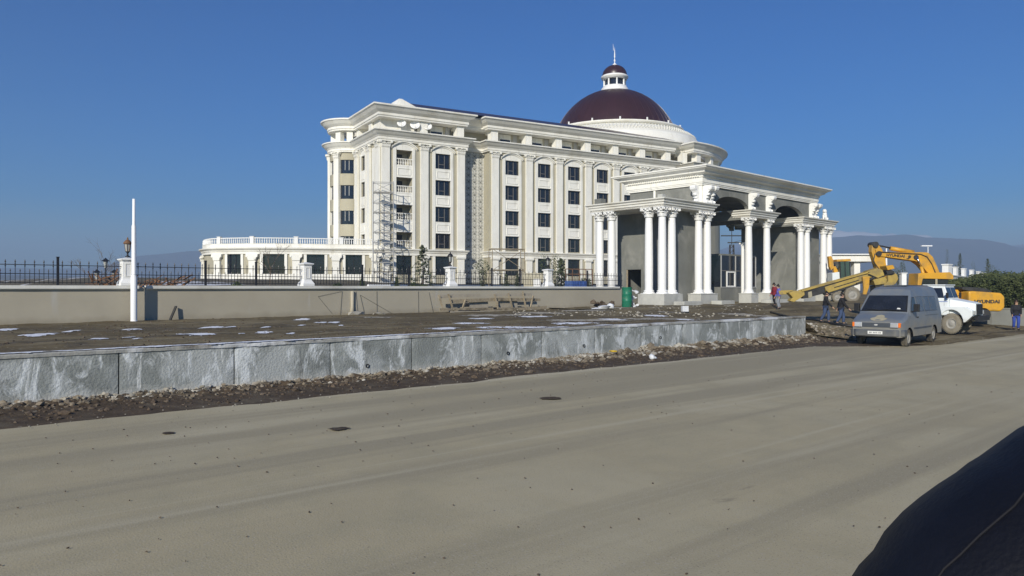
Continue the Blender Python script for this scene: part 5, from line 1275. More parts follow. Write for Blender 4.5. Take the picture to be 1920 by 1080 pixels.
KP('cable_drum', [(1657, 508), (1664, 505), (1671, 508), (1673, 514), (1667, 516.5), (1659, 515)], -.3, .3, M['dkst'])
KP('support_leg', [(1610, 519), (1623, 519), (1622, 538), (1617, 552), (1611, 552), (1612, 540)], -.5, -.36, M['yel'])
KP('winch', [(1655, 499), (1668, 497), (1671, 504), (1658, 507)], -.4, .4, M['yel'])
KP('chassis', [(1636, 557), (1690, 557), (1690, 568), (1636, 568)], -.8, .8, M['dkst'])
mb = MB(); pts = [K(*p) for p in ((1622, 514), (1640, 522), (1655, 516), (1668, 512))]; mb.tube([(p[0], -.4, p[1]) for p in pts], .03, 5); mb.build('hydraulic_hose', M['dkst'], cr)
for s in (-1, 1):
    for u in (1650, 1680):
        p = K(u, 578); wheel(cr, p[0], s*.8, .40, .3, side=s, tm='tyredirt')
# black hose lying on the ground before it
mb = MB(); pts = [W(1445, 570, 48), W(1490, 574, 44), W(1530, 577, 43), W(1560, 583, 40), W(1600, 586, 39)]
mb.tube([(p.x, p.y, ground_z(p.x, p.y)+.07) for p in pts], .06, 6)
tag(mb.build('hose', M['black']), 'long black hose lying on the dirt behind the two walking people', 'hose')

# ---- backhoe loader far behind the last column
BY = 74
bh = thing('backhoe_loader', 'small orange backhoe loader with green tinted cab beyond the last gate column', 'backhoe loader', (WX(1578, BY), BY, 1.0))
def Q(u, v): return (WX(u, BY)-bh.location.x, ZV(v, BY)-1.0)
def QP(nm, pts, y0, y1, m, bev=.02, par=None): mb = MB(); mb.prism([Q(*p) for p in pts], y0, y1); return mb.build(nm, m, par or bh, bevel=bev)
QP('cab_roof', [(1563, 487), (1588, 486), (1589, 490), (1563, 491)], -.8, .8, M['yel'])
g_ = QP('cab', [(1569, 491), (1587, 490.5), (1590, 520), (1570, 522)], -.7, .7, mat('tinted_cab_glass', (.05, .08, .065), .15, .2, 1), 0)
for u in (1569, 1578, 1587): mb = MB(); a_ = Q(u, 491); b_ = Q(u+1, 520); mb.bar((a_[0], -.72, a_[1]), (b_[0], -.72, b_[1]), .07); mb.build('cab_pillar', M['black'], g_)
QP('rear_arm', [(1552, 481), (1557, 480), (1561, 488), (1562, 502), (1557, 507), (1554, 500)], -.2, .2, M['yel'])
QP('dipper_arm', [(1561, 500), (1565, 499), (1572, 512), (1573, 519), (1567, 520), (1563, 512)], -.2, .2, M['yel'])
QP('bonnet', [(1556, 512), (1569, 510), (1570, 528), (1556, 528)], -.6, .6, M['truck'])
QP('chassis', [(1556, 528), (1598, 521), (1598, 532), (1556, 534)], -.7, .7, M['yel'])
for s in (-1, 1):
    for u, r_ in ((1562, .5), (1590, .75)): p = Q(u, 540); wheel(bh, p[0], s*.85, r_, .4, side=s, tm='tyredirt')

# ============================================================ THINGS BEYOND, RIGHT SIDE
cnp = thing('white_canopy', 'low white canopy beam carried on square columns beyond the gate', 'canopy', (WX(1600, 96), 96, 1.0))
def N(u, v, Y=96): return (WX(u, Y)-cnp.location.x, ZV(v, Y)-1.0)
def box_uv(nm, u0, u1, v0, v1, y0, y1, m, par, Y, org):
    mb = MB(); mb.box(WX(u0, Y)-org[0], WX(u1, Y)-org[0], y0, y1, ZV(v1, Y)-org[2], ZV(v0, Y)-org[2]); return mb.build(nm, m, par)
oo = cnp.location
box_uv('roof_beam', 1530, 1641, 479, 491, -1.5, 6, M['white'], cnp, 96, oo); box_uv('roof_edge', 1528, 1643, 477, 479, -1.8, 6.3, M['white2'], cnp, 96, oo)
for u in (1600.5, 1538): box_uv('column', u-5.5, u+5.5, 491, 545, -1, 0, M['white'], cnp, 96, oo)
for u in (1560, 1632): box_uv('column', u-4, u+4, 491, 540, 4, 5, M['white'], cnp, 96, oo)
o = box_uv('rear_wall', 1575, 1640, 512, 545, 7, 7.4, M['beige'], cnp, 96, oo)
# street poles
def pole(u, v0, Y, label, r=.07, arm=True, m='polew'):
    z0 = ground_z(WX(u, Y), Y) if Y < 60 else 1.2
    t = thing('street_lamp', label, 'street lamp', (WX(u, Y), Y, z0)); h_ = ZV(v0, Y)-z0
    mb = MB(); mb.lathe([(r*1.4, 0), (r, h_*.6), (r*.7, h_)], 10); mb.build('pole', M[m], t)
    mb = MB(); mb.box(-.9 if arm else -.2, .5 if arm else .2, -.15, .15, h_, h_+.14); mb.build('lamp_head', M[m], t); return t
pole(1740, 462, 100, 'slim street lamp behind the excavator boom against the mountains')
pole(1662, 465, 90, 'white pole standing between the excavator stick and the mountains', .12, False)
# boundary wall further right with eight white piers
FYs = [97, 104, 112, 121, 131, 142, 152, 163]; us = [1775.7, 1791.6, 1807, 1822, 1834.4, 1845, 1852.6, 1860.7]
wpts = [(WX(u, y), y) for u, y in zip(us, FYs)]; zt2 = 4.15
rwl = thing('far_boundary_wall', 'long low grey wall carrying the row of small white piers beyond the hedge', 'wall', (0, 0, 0))
mb = MB(); ext = [(WX(1755, 90), 90)]+wpts+[(WX(1866, 171), 171)]; mb.sweep(ext, [(.2, 0), (.2, zt2-.15), (.3, zt2-.15), (.3, zt2), (-.3, zt2), (-.3, zt2-.15), (-.2, zt2-.15), (-.2, 0)]); mb.build('wall_face', M['capst'], rwl)
for i, (x, y) in enumerate(wpts):
    t = thing('far_pier', ['largest and leftmost white pier of the far row beyond the hedge', 'second white pier from the left in the far row', 'third white pier from the left in the far row', 'fourth white pier from the left in the far row', 'fourth white pier from the right in the far row', 'third white pier from the right in the far row', 'second white pier from the right in the far row', 'smallest and rightmost white pier of the far row beyond the hedge'][i], 'pier', (x, y, zt2), R(40), 'white piers on the far boundary wall')
    s_ = 1.5 if i else 1.7; wd_ = .45 if i else .75
    mb = MB(); mb.box(-wd_/2*1.6, wd_/2*1.6, -wd_/2, wd_/2, -.8 if not i else 0, s_*.72); mb.box(-wd_/2*1.9, wd_/2*1.9, -wd_*.6, wd_*.6, s_*.72, s_*.8); mb.build('pedestal', M['white2'], t)
t = thing('white_pier', 'stubby white pier below the excavator boom left of the dark cab', 'pier', (WX(1693, 70), 70, .9)); mb = MB(); mb.box(-.22, .22, -.22, .22, 0, ZV(513, 70)-.9); mb.box(-.28, .28, -.28, .28, ZV(513, 70)-.9, ZV(511.5, 70)-.9); mb.build('pedestal', M['white2'], t)
# low grey wall under the hedge, right
lw = thing('roadside_wall', 'low dark grey roadside wall in front of the hedge at the right edge', 'wall', (0, 0, 0))
mb = MB(); mb.sweep([(WX(1700, 52), 52), (WX(1800, 48.5), 48.5), (WX(1860, 47), 47), (WX(2150, 45), 45)], [(0, -.2), (0, 1.06), (.04, 1.06), (.04, 1.14), (-.3, 1.14), (-.3, -.2)]); mb.build('wall_face', M['grey'], lw)

# ============================================================ PLANTS
def leaves(mb, c, rad, n, size, shell=.55, up=1.0, fl=None):
    for _ in range(n):
        while True:
            d = Vector((random.uniform(-1, 1), random.uniform(-1, 1), random.uniform(-1, 1)))
            if .05 < d.length < 1: break
        d = d.normalized()*(d.length**shell); p = Vector(c)+Vector((d.x*rad[0], d.y*rad[1], d.z*rad[2]))
        a = Vector((random.gauss(0, 1), random.gauss(0, 1), random.gauss(0, .8))).normalized(); b = a.orthogonal().normalized()
        s = size*random.uniform(.6, 1.4); mb.add([p-a*s, p+b*s*.45, p+a*s, p-b*s*.45], [(0, 1, 2, 3)])
    return mb
mb = MB()
for i in range(9000):
    k = random.random(); u = lerp(1775, 2060, k); Y = random.uniform(47.6, 53); x = WX(u, Y)
    top = lerp(2.65, 3.15, smooth((u-1780)/70))+.28*fbm(x, Y, .7, 2)+.25*smooth((Y-48)/3)
    z = lerp(1.0, top, random.random()**.6)
    if Y > 50 and z < top-.5: Y = random.uniform(47.7, 49.5); x = WX(u, Y)
    hole = fbm(x, z*1.6, 1.1, 9)
    if hole < -.42: continue
    leaves(mb, (x, Y, z), (.14, .14, .14), 5, .085)
stuff(tag(mb.build('hedge', M['hedge'], tri=True), 'dense dark green hedge above the roadside wall at the right edge', 'hedge'))
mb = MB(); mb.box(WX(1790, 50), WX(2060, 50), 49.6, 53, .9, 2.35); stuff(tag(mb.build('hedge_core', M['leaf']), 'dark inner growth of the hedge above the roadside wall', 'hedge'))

def plant(name, label, u, Y, z0, h, kind, m='leaf', wd=.5, seed=1, cat='tree', group=None):
    random.seed(seed); t = thing(name, label, cat, (WX(u, Y), Y, z0), 0, group)
    tr = MB(); lf = MB()
    if kind == 'conifer':
        tr.tube([(0, 0, 0), (.05, 0, h*.5), (0, 0, h)], [.07, .045, .01], 6)
        for i in range(60):
            z = h*lerp(.08, .97, i/59); a = i*2.4+random.random(); L_ = wd*(1-z/h)**.75*random.uniform(.6, 1.15)+.08
            e = Vector((math.cos(a)*L_, math.sin(a)*L_, z-L_*.12+L_*random.uniform(-.1, .25)))
            tr.tube([(0, 0, z), e*.5+Vector((0, 0, z*.5+.05)), e], [.015, .012, .005], 3, False)
            for k in range(9):
                q = Vector((0, 0, z)).lerp(e, random.uniform(.25, 1.05)); leaves(lf, q, (.10, .10, .08), 3, .075)
    elif kind == 'bare':
        def br(p, d, L_, r_, n):
            q = p+d*L_; tr.tube([p, p.lerp(q, .5)+Vector((random.gauss(0, .03), random.gauss(0, .03), 0))*L_, q], [r_, r_*.8, r_*.55], 4, False)
            if n:
                for _ in range(3 if n > 1 else 4): br(p.lerp(q, random.uniform(.5, 1)), (d+Vector((random.gauss(0, .5), random.gauss(0, .5), random.gauss(.1, .25)))).normalized(), L_*random.uniform(.45, .7), r_*.55, n-1)
        br(Vector((0, 0, 0)), Vector((0, 0, 1)), h*.5, .05, 4)
    elif kind == 'topiary':
        tr.tube([(0, 0, 0), (.04, 0, h*.35), (0, 0, h*.75)], [.08, .06, .04], 6)
        leaves(lf, (0, 0, h*.78), (wd, wd, h*.22), 420, .06); leaves(lf, (0, 0, h*.42), (wd*.55, wd*.55, h*.3), 420, .06)
    elif kind == 'bush':
        tr.tube([(0, 0, 0), (0, 0, h*.5)], [.05, .02], 5)
        for _ in range(9):
            c_ = (random.gauss(0, wd*.4), random.gauss(0, wd*.3), h*random.uniform(.3, .75)); leaves(lf, c_, (wd*.45, wd*.4, h*.26), 90, .06)
    elif kind == 'cypress':
        tr.tube([(0, 0, 0), (0, 0, h*.8)], [.05, .02], 5); 
        for i in range(14): z = h*lerp(.1, .97, i/13); leaves(lf, (0, 0, z), (wd*(1.05-z/h*.85), wd*(1.05-z/h*.85), h*.09), 60, .05)
    tr.build('trunk', M['bark' if kind != 'bare' else 'twig'], t)
    if lf.v: lf.build('crown', M[m], t, tri=True)
    return t
plant('conifer_tree', 'thin drooping conifer behind the fence in front of the left wing windows', 792, 58, 1.9, ZV(458, 58)-1.9, 'conifer', 'needle', 1.25, 11)
plant('bush', 'dark round bush at the foot of the drooping conifer', 786, 56, 1.9, .95, 'bush', 'leaf', .6, 12, 'bush')
plant('bush', 'dark bush left of the conifer, near the tall fence post', 744, 56, 1.9, 1.3, 'cypress', 'leaf', .35, 13, 'bush')
plant('topiary_tree', 'brown trimmed tree before the patterned recess of the palace', 905, 62, 2.0, ZV(486, 62)-2.0, 'topiary', 'needle', .62, 14)
plant('topiary_tree', 'small brown cone shaped tree left of the small scaffold opening', 949, 62, 2.0, 1.55, 'cypress', 'needle', .42, 15)
plant('topiary_tree', 'small brown cone shaped tree right of the small scaffold opening', 970, 62, 2.0, 1.55, 'cypress', 'needle', .42, 16)
plant('bare_tree', 'thin leafy young tree above the pier nearest the gate', 1034, 57, 2.0, ZV(468, 57)-2.0, 'bush', 'needle', .8, 17)
plant('conifer_tree', 'small sparse conifer between the last pier and the gate', 1052, 60, 2.0, ZV(484, 60)-2.0, 'conifer', 'needle', .7, 18)
plant('bush', 'low green shrub behind the fence before the terrace pavilion', 637, 50, 2.0, .75, 'bush', 'leaf', .4, 19, 'bush')
plant('bush', 'small dark cypress bush before the left end of the pavilion', 440, 48, 1.8, 1.0, 'bush', 'leaf', .5, 20, 'bush')
plant('bush', 'dark narrow shrub beside the fence post under the scaffold tower', 679, 50, 1.9, 1.3, 'cypress', 'leaf', .28, 21, 'bush')
plant('bush', 'trailing shrub left of the brown rack near the gate', 1098, 60, 2.0, 1.3, 'bush', 'needle', .45, 22, 'bush')
plant('bare_tree', 'tall thin bare tree far behind the fence at the left', 183, 70, -1, ZV(432, 70)+1, 'bare', seed=23)
plant('bare_tree', 'shorter bare tree right of the tall bare one at the left', 206, 74, -1, ZV(452, 74)+1, 'bare', seed=24)
plant('bare_tree', 'bare twiggy tree rising before the terrace pavilion balustrade', 508, 60, 1.5, ZV(438, 60)-1.5, 'bare', seed=25)
for i, (u, v, k) in enumerate(((1790, 489, 'bush'), (1800, 474, 'conifer'), (1852, 484, 'conifer'), (1826, 488, 'bush'), (1862, 492, 'bush'), (1776, 470, 'cypress'), (1692, 492, 'cypress'), (1683, 497, 'bush'))):
    Y = 125 if u > 1750 else 80; plant('garden_tree', ['low bush just right of the first far white pier', 'tall sparse tree rising behind the far white piers', 'dark sparse tree over the right end of the far white piers', 'small bush above the middle of the far white piers', 'low plant at the right end of the far white piers', 'slender dark cypress against the mountains left of the far piers', 'small dark cypress under the excavator boom', 'bush beside the small cypress under the excavator boom'][i], u, Y, 2.5, ZV(v, Y)-2.5, k, 'needle', .9, 40+i)
random.seed(5)
# low ground cover hedge line behind the fence
mb = MB()
for i in range(1500):
    u = random.uniform(858, 1000); Y = random.uniform(53, 57); x = WX(u, Y); leaves(mb, (x, Y, 2.0+random.random()*.35), (.15, .15, .1), 5, .06)
stuff(tag(mb.build('ground_cover', M['needle'], tri=True), 'low brown green ground cover behind the fence near the small scaffold', 'shrubs'))

# garden balustrades and lamp group behind the fence
gb = thing('garden_balustrade', 'low white balustrade in the garden behind the fence below the scaffold tower', 'balustrade', (0, 0, 0))
pth = [(WX(690, 56), 56), (WX(730, 57.5), 57.5), (WX(768, 61), 61)]
for z0, z1 in ((1.7, 1.8), (2.55, 2.68)):
    mb = MB(); mb.sweep(pth, [(.12, z0), (.12, z1), (-.12, z1), (-.12, z0), (.12, z0)]); mb.build('rail', M['white2'], gb)
mb = MB()
for i in range(2):
    for k in range(9): p = Vector(pth[i]).lerp(Vector(pth[i+1]), k/9); mb.lathe([(.05, 1.8), (.09, 2.1), (.05, 2.55)], 6, (p.x, p.y))
stuff(mb.build('balusters', M['white2'], gb))
t = thing('garden_wall', 'pale low garden wall with white box in front of the ground floor by the gate', 'wall', (0, 0, 0))
mb = MB(); mb.box(WX(982, 66), WX(1028, 66), 66, 66.4, 1.6, ZV(512, 66)); mb.build('wall_face', M['cream'], t); mb = MB(); mb.box(WX(1000, 65), WX(1013, 65), 64.6, 65.6, 1.6, ZV(523, 65)); mb.build('white_box', M['white2'], t)
t = thing('blue_crate', 'blue slatted crate standing behind the fence near the gate columns', 'crate', (WX(1083, 58), 58, 2.0), R(40))
mb = MB(); mb.box(-1.0, .6, -.4, .4, 0, .95); mb.build('body', M['ttarp'], t)
for k in range(7): mb = MB(); mb.box(-1.0+k*.25, -.86+k*.25, -.44, -.401, .05, .9); mb.build('slat', M['blue'], t)
t = thing('brown_rack', 'rusty brown open metal rack behind the blue crate near the gate', 'rack', (WX(1086, 59.5), 59.5, 2.0), R(30))
for x in (-1.3, -.65, 0, .65, 1.3): mb = MB(); mb.bar((x, 0, 0), (x, 0, 1.9), .05); mb.build('upright', M['brown'], t)
for z in (1.5, 1.9): mb = MB(); mb.bar((-1.3, 0, z), (1.3, 0, z), .06); mb.build('rail', M['brown'], t)
def multilamp(u, Y, zb, vt_):
    h_ = ZV(vt_, Y)-zb
    t = thing('garden_lamp', 'three headed black garden lamp behind the fence at the left', 'lamp', (WX(u, Y), Y, zb))
    mb = MB(); mb.lathe([(.12, 0), (.05, .3), (.04, h_-.5)], 8); mb.tube([(-.42, 0, h_-1.05), (0, 0, h_-.95), (.42, 0, h_-1.05)], .03, 5); mb.build('stem', M['iron'], t)
    for x, z in ((-.42, h_-1.05), (0, h_-.5), (.42, h_-1.05)):
        mb = MB(); mb.lathe([(.06, z), (.12, z+.32)], 6, (x, 0), smooth=False); mb.build('lamp_glass', M['lamp'], t)
        mb = MB(); mb.lathe([(.2, z+.33), (.08, z+.42), (0, z+.5)], 8, (x, 0)); mb.build('lamp_hood', M['iron'], t)
multilamp(198, 36, 1.2, 483)
def clutter(name, label, u, Y, n, wd, ht, seed):
    random.seed(seed); mb = MB()
    for k in range(n):
        a = Vector((random.uniform(-wd, wd), random.uniform(-.5, .5), random.uniform(.0, ht*.6))); d = Vector((random.gauss(0, .5), random.gauss(0, .2), random.gauss(0, .22)))
        mb.bar(a, a+d, random.uniform(.03, .09), random.uniform(.02, .06))
    return stuff(tag(mb.build(name, M['brown'], None, (WX(u, Y), Y, 2.25)), label, 'scrap'))
clutter('scrap_timber', 'brown heap of sticks behind the fence right of the tall white pole', 300, 34, 60, 1.0, .9, 3)
clutter('scrap_timber', 'reddish brown tangle of sticks around the three headed garden lamp', 208, 35, 70, .75, .9, 4)
random.seed(9)

# ============================================================ SCAFFOLDS
def scaffold(name, label, u0, u1, Y, z0, z1, lev, depth, ang, r_, m, diag=True):
    wd = (WX(u1, Y)-WX(u0, Y)); t = thing(name, label, 'scaffold', (WX(u0, Y), Y, z0), ang); h_ = z1-z0
    c4 = [(0, 0), (wd, 0), (wd, depth), (0, depth)]
    for x, y in c4: mb = MB(); mb.tube([(x, y, 0), (x, y, h_)], r_, 5); mb.build('standard', M[m], t)
    for k in range(lev+1):
        z = h_*k/lev*.985+.05
        for i in range(4): a, b = c4[i], c4[(i+1) % 4]; mb = MB(); mb.tube([(a[0], a[1], z), (b[0], b[1], z)], r_*.8, 4); mb.build('ledger', M[m], t)
        if k < lev and diag:
            z2 = h_*(k+1)/lev*.985+.05
            for (a, b) in ((c4[0], c4[1]), (c4[1], c4[0])): mb = MB(); mb.tube([(a[0], a[1], z), (b[0], b[1], z2)], r_*.6, 4); mb.build('brace', M[m], t)
            if k % 2 == 0:
                mb = MB(); mb.box(.05, wd-.05, depth*.1, depth*.9, z2+.05, z2+.09); mb.build('deck_board', M['wood2'], t)
    return t
scaffold('scaffold_tower', 'tall thin pale scaffold tower at the front corner of the left wing', 699, 737, 88.3, 3.0, ZV(339, 88.3), 10, 1.3, R(8), .048, 'alu')
scaffold('small_scaffold', 'low timber scaffold before the ground floor windows of the main wing', 923, 986, 66, 2.0, ZV(466, 66), 2, 1.3, R(15), .04, 'wood')
# lattice mast seen through the gate
YM = 112; t = thing('lattice_mast', 'dark lattice mast with crossarms seen through the gate opening', 'mast', (WX(1372, YM), YM, 1.0))
h_ = ZV(421, YM)-1
for x, y in ((-.5, -.5), (.5, -.5), (.5, .5), (-.5, .5)): mb = MB(); mb.bar((x, y, 0), (x*.5, y*.5, h_-3), .10); mb.build('leg', M['dkst'], t)
for k in range(12):
    z = k*(h_-3)/12; z2 = (k+1)*(h_-3)/12; s = .5-.25*k/12
    for a, b in (((-s, -s), (s, -s)), ((s, -s), (s, s)), ((-s, s), (-s, -s))): mb = MB(); mb.bar((*a, z), (*b, z2), .06); mb.build('lattice_bar', M['dkst'], t)
mb = MB(); mb.bar((0, 0, h_-3.2), (0, 0, h_), .08); mb.build('tip', M['dkst'], t)
for v, a, b in ((442, -1.6, 3.2), (455, -.6, 3.0)): z = ZV(v, YM)-1; mb = MB(); mb.bar((a, 0, z), (b, 0, z), .22, .16); mb.build('crossarm', M['dkst'], t)
mb = MB(); mb.bar((0, 0, h_), (3.2, 0, h_-2.2), .05); mb.bar((0, 0, ZV(455, YM)-1), (3.4, 0, ZV(445, YM)-1), .06); mb.build('stay', M['dkst'], t)

# ============================================================ THINGS ON THE PLATFORM
# leaning timber frame against the wall
def FW(u, v, off):     # point on/near the boundary wall face, off metres in front
    Y = FY(u); p = Vector((WX(u, Y), Y))+FN*off; return Vector((p.x, p.y, ZV(v, Y)))
def plank(par, a, b, wd, th, m='wood', nm='plank'):
    mb = MB(); mb.bar(a, b, th, wd); return mb.build(nm, M[m], par)
tf = thing('timber_frame', 'collapsed trestle of weathered planks leaning along the boundary wall', 'trestle')
for (u0, v0, u1, v1, off, w_, m) in ((810, 556, 888, 553, .55, .14, 'wood2'), (915, 553, 985, 552, .55, .12, 'wood2'), (832, 565, 925, 561, .6, .16, 'wood'), (925, 561, 1000, 562, .6, .14, 'wood'), (870, 572, 905, 570, .45, .42, 'wood2'), (925, 571, 960, 569, .45, .40, 'wood2'),
        (805, 580, 905, 578, .9, .10, 'wood'), (880, 584, 1003, 576, 1.0, .16, 'wood'), (820, 584, 960, 582, 1.15, .06, 'wood2'), (915, 578, 1006, 578, .8, .1, 'wood')):
    plank(tf, FW(u0, v0, off), FW(u1, v1, off), w_*1.25, .05, m)
for (u0, v0, u1, v1) in ((826, 551, 834, 583), (912, 551, 918, 580), (965, 546, 971, 584), (938, 549, 946, 582), (808, 553, 815, 580), (985, 554, 978, 578), (858, 562, 850, 580)):
    plank(tf, FW(u0, v0, .7), FW(u1, v1, .75), .08, .08, 'wood', 'post')
o = thing('loose_boards', 'two boards leaning together against the beige wall right of the white pole', 'boards')
plank(o, FW(312, 602, .35), FW(328, 574, .12), .05, .10, 'dkst'); 
mb = MB(); a_, b_ = FW(313, 603, .5), FW(335, 601, .05)
t = thing('long_plank', 'long thin plank lying on the dirt left of the white pole', 'plank'); plank(t, Vector((WX(112, 29.5), 29.5, 1.06)), Vector((WX(178, 30.6), 30.6, 1.06)), .05, .12)
t = thing('rusty_bar', 'reddish bar lying on the dirt below the left half of the wall', 'bar'); plank(t, FW(730, 591, 1.2), FW(785, 591, 1.3), .05, .08, 'redcloth', 'bar'); 
SL = ['thin string sloping up to the right at the far left of the wall strings', 'thin string sloping down to the right from the leftmost string corner', 'near vertical string left of the pale pipe on the beige wall', 'short steep string just right of the pale pipe', 'long string sloping down right from beside the pale pipe', 'plumb string midway between the pale pipe and the plank trestle',
 'slanted string touching the left end of the plank trestle', 'steep string close against the right side of the pale pipe', 'plumb string nearest the left end of the plank trestle']
for i, (u0, v0, u1, v1) in enumerate(((596, 556, 640, 546), (596, 556, 622, 588), (641, 546, 637, 592), (675, 553, 683, 590), (675, 553, 735, 588), (706, 546, 706, 588), (804, 548, 812, 588), (667, 546, 670, 590), (784, 546, 784, 590))):
    mb = MB(); mb.tube([FW(u0, v0, .02), FW(u1, v1, .03)], .007, 4); tag(mb.build('string', M['rope']), SL[i], 'string', 'strings on the boundary wall')
mb = MB(); mb.tube([FW(660, 546, .03), FW(660, 575, .03), FW(659, 590, .05)], [.09, .085, .14], 8); tag(mb.build('downpipe', M['beige']), 'pale vertical pipe on the boundary wall ending in a plaster heap', 'pipe')
mb = MB(); p = FW(659, 592, .4); mb.rock((p.x, p.y, 1.1), .38, 3, .45); p = FW(690, 594, .9); mb.rock((p.x, p.y, 1.08), .3, 4, .3); tag(mb.build('plaster_heap', M['rockp']), 'pale plaster heap at the foot of the pipe on the boundary wall', 'heap')
mb = MB(); 
for i in range(26): p = FW(random.uniform(1095, 1118), random.uniform(566, 578), random.uniform(.6, 1.8)); mb.rock((p.x, p.y, 1.1+random.random()*.35), random.uniform(.08, .22), i)
stuff(tag(mb.build('scrap_heap', M['rockd']), 'dark heap of scrap on the dirt left of the white sack', 'heap'))
t = thing('white_sack', 'crumpled white plastic sack lying on the dirt left of the green drum', 'sack', (WX(1133, 46), 46, 1.06))
mb = MB(); mb.rock((0, 0, .12), .45, 5, .5); mb.rock((.35, .1, .22), .3, 6, .8); mb.rock((-.5, 0, .06), .35, 7, .25); o = mb.build('sack', M['trash'], t); autosm(o, 80)
t = thing('green_drum', 'dark green steel drum standing at the end of the boundary wall by the gate', 'drum', (WX(1175.5, 50.5), 50.5, 1.08))
hD = ZV(538.5, 50.5)-1.08; rD = .345
mb = MB(); pr = [(0, 0), (rD, 0), (rD+.01, .02)]
for k in (1/3, 2/3): pr += [(rD, hD*k-.05), (rD+.02, hD*k), (rD, hD*k+.05)]
pr += [(rD, hD-.03), (rD+.012, hD-.01), (rD, hD), (rD-.02, hD-.03), (0, hD-.03)]
mb.lathe(pr, 32); mb.build('shell', M['green'], t)
mb = MB(); mb.lathe([(.05, hD-.03), (.05, hD), (0, hD)], 10, (.15, .1)); mb.build('bung', M['dkst'], t)
mb = MB()
for i in range(16): mb.rock((random.uniform(-.2, .25), random.uniform(-.2, .2), random.uniform(0, 1.15)), random.uniform(.06, .16), i)
tag(mb.build('rag_pile', M['trash'], None, (WX(1188, 51.2), 51.2, 1.1)), 'pale stack of rags and scraps between the green drum and the doorway', 'rags')
t = thing('white_box', 'small white carton on the dirt in front of the gate plinths', 'carton', (WX(1284, 44.5), 44.5, 1.0), R(10)); mb = MB(); mb.box(-.19, .19, -.12, .12, 0, .33); mb.box(-.12, .12, -.126, -.121, .1, .2); mb.build('carton', M['trash'], t)
t = thing('litter', 'crumpled white litter on the dark earth at the edge of the road', 'litter', (*PQ(15.6, 2.0), .03)); mb = MB(); mb.rock((0, 0, .07), .11, 3, 1.1); mb.rock((.1, 0, .05), .1, 4, .6); autosm(mb.build('paper', M['trash'], t), 80)
t = thing('yellow_scrap', 'small yellow scrap on the rubble at the foot of the concrete wall', 'scrap', (*PQ(15.4, .5), .22)); mb = MB(); mb.rock((0, 0, .0), .12, 3, .35); mb.build('scrap', M['yelt'], t)

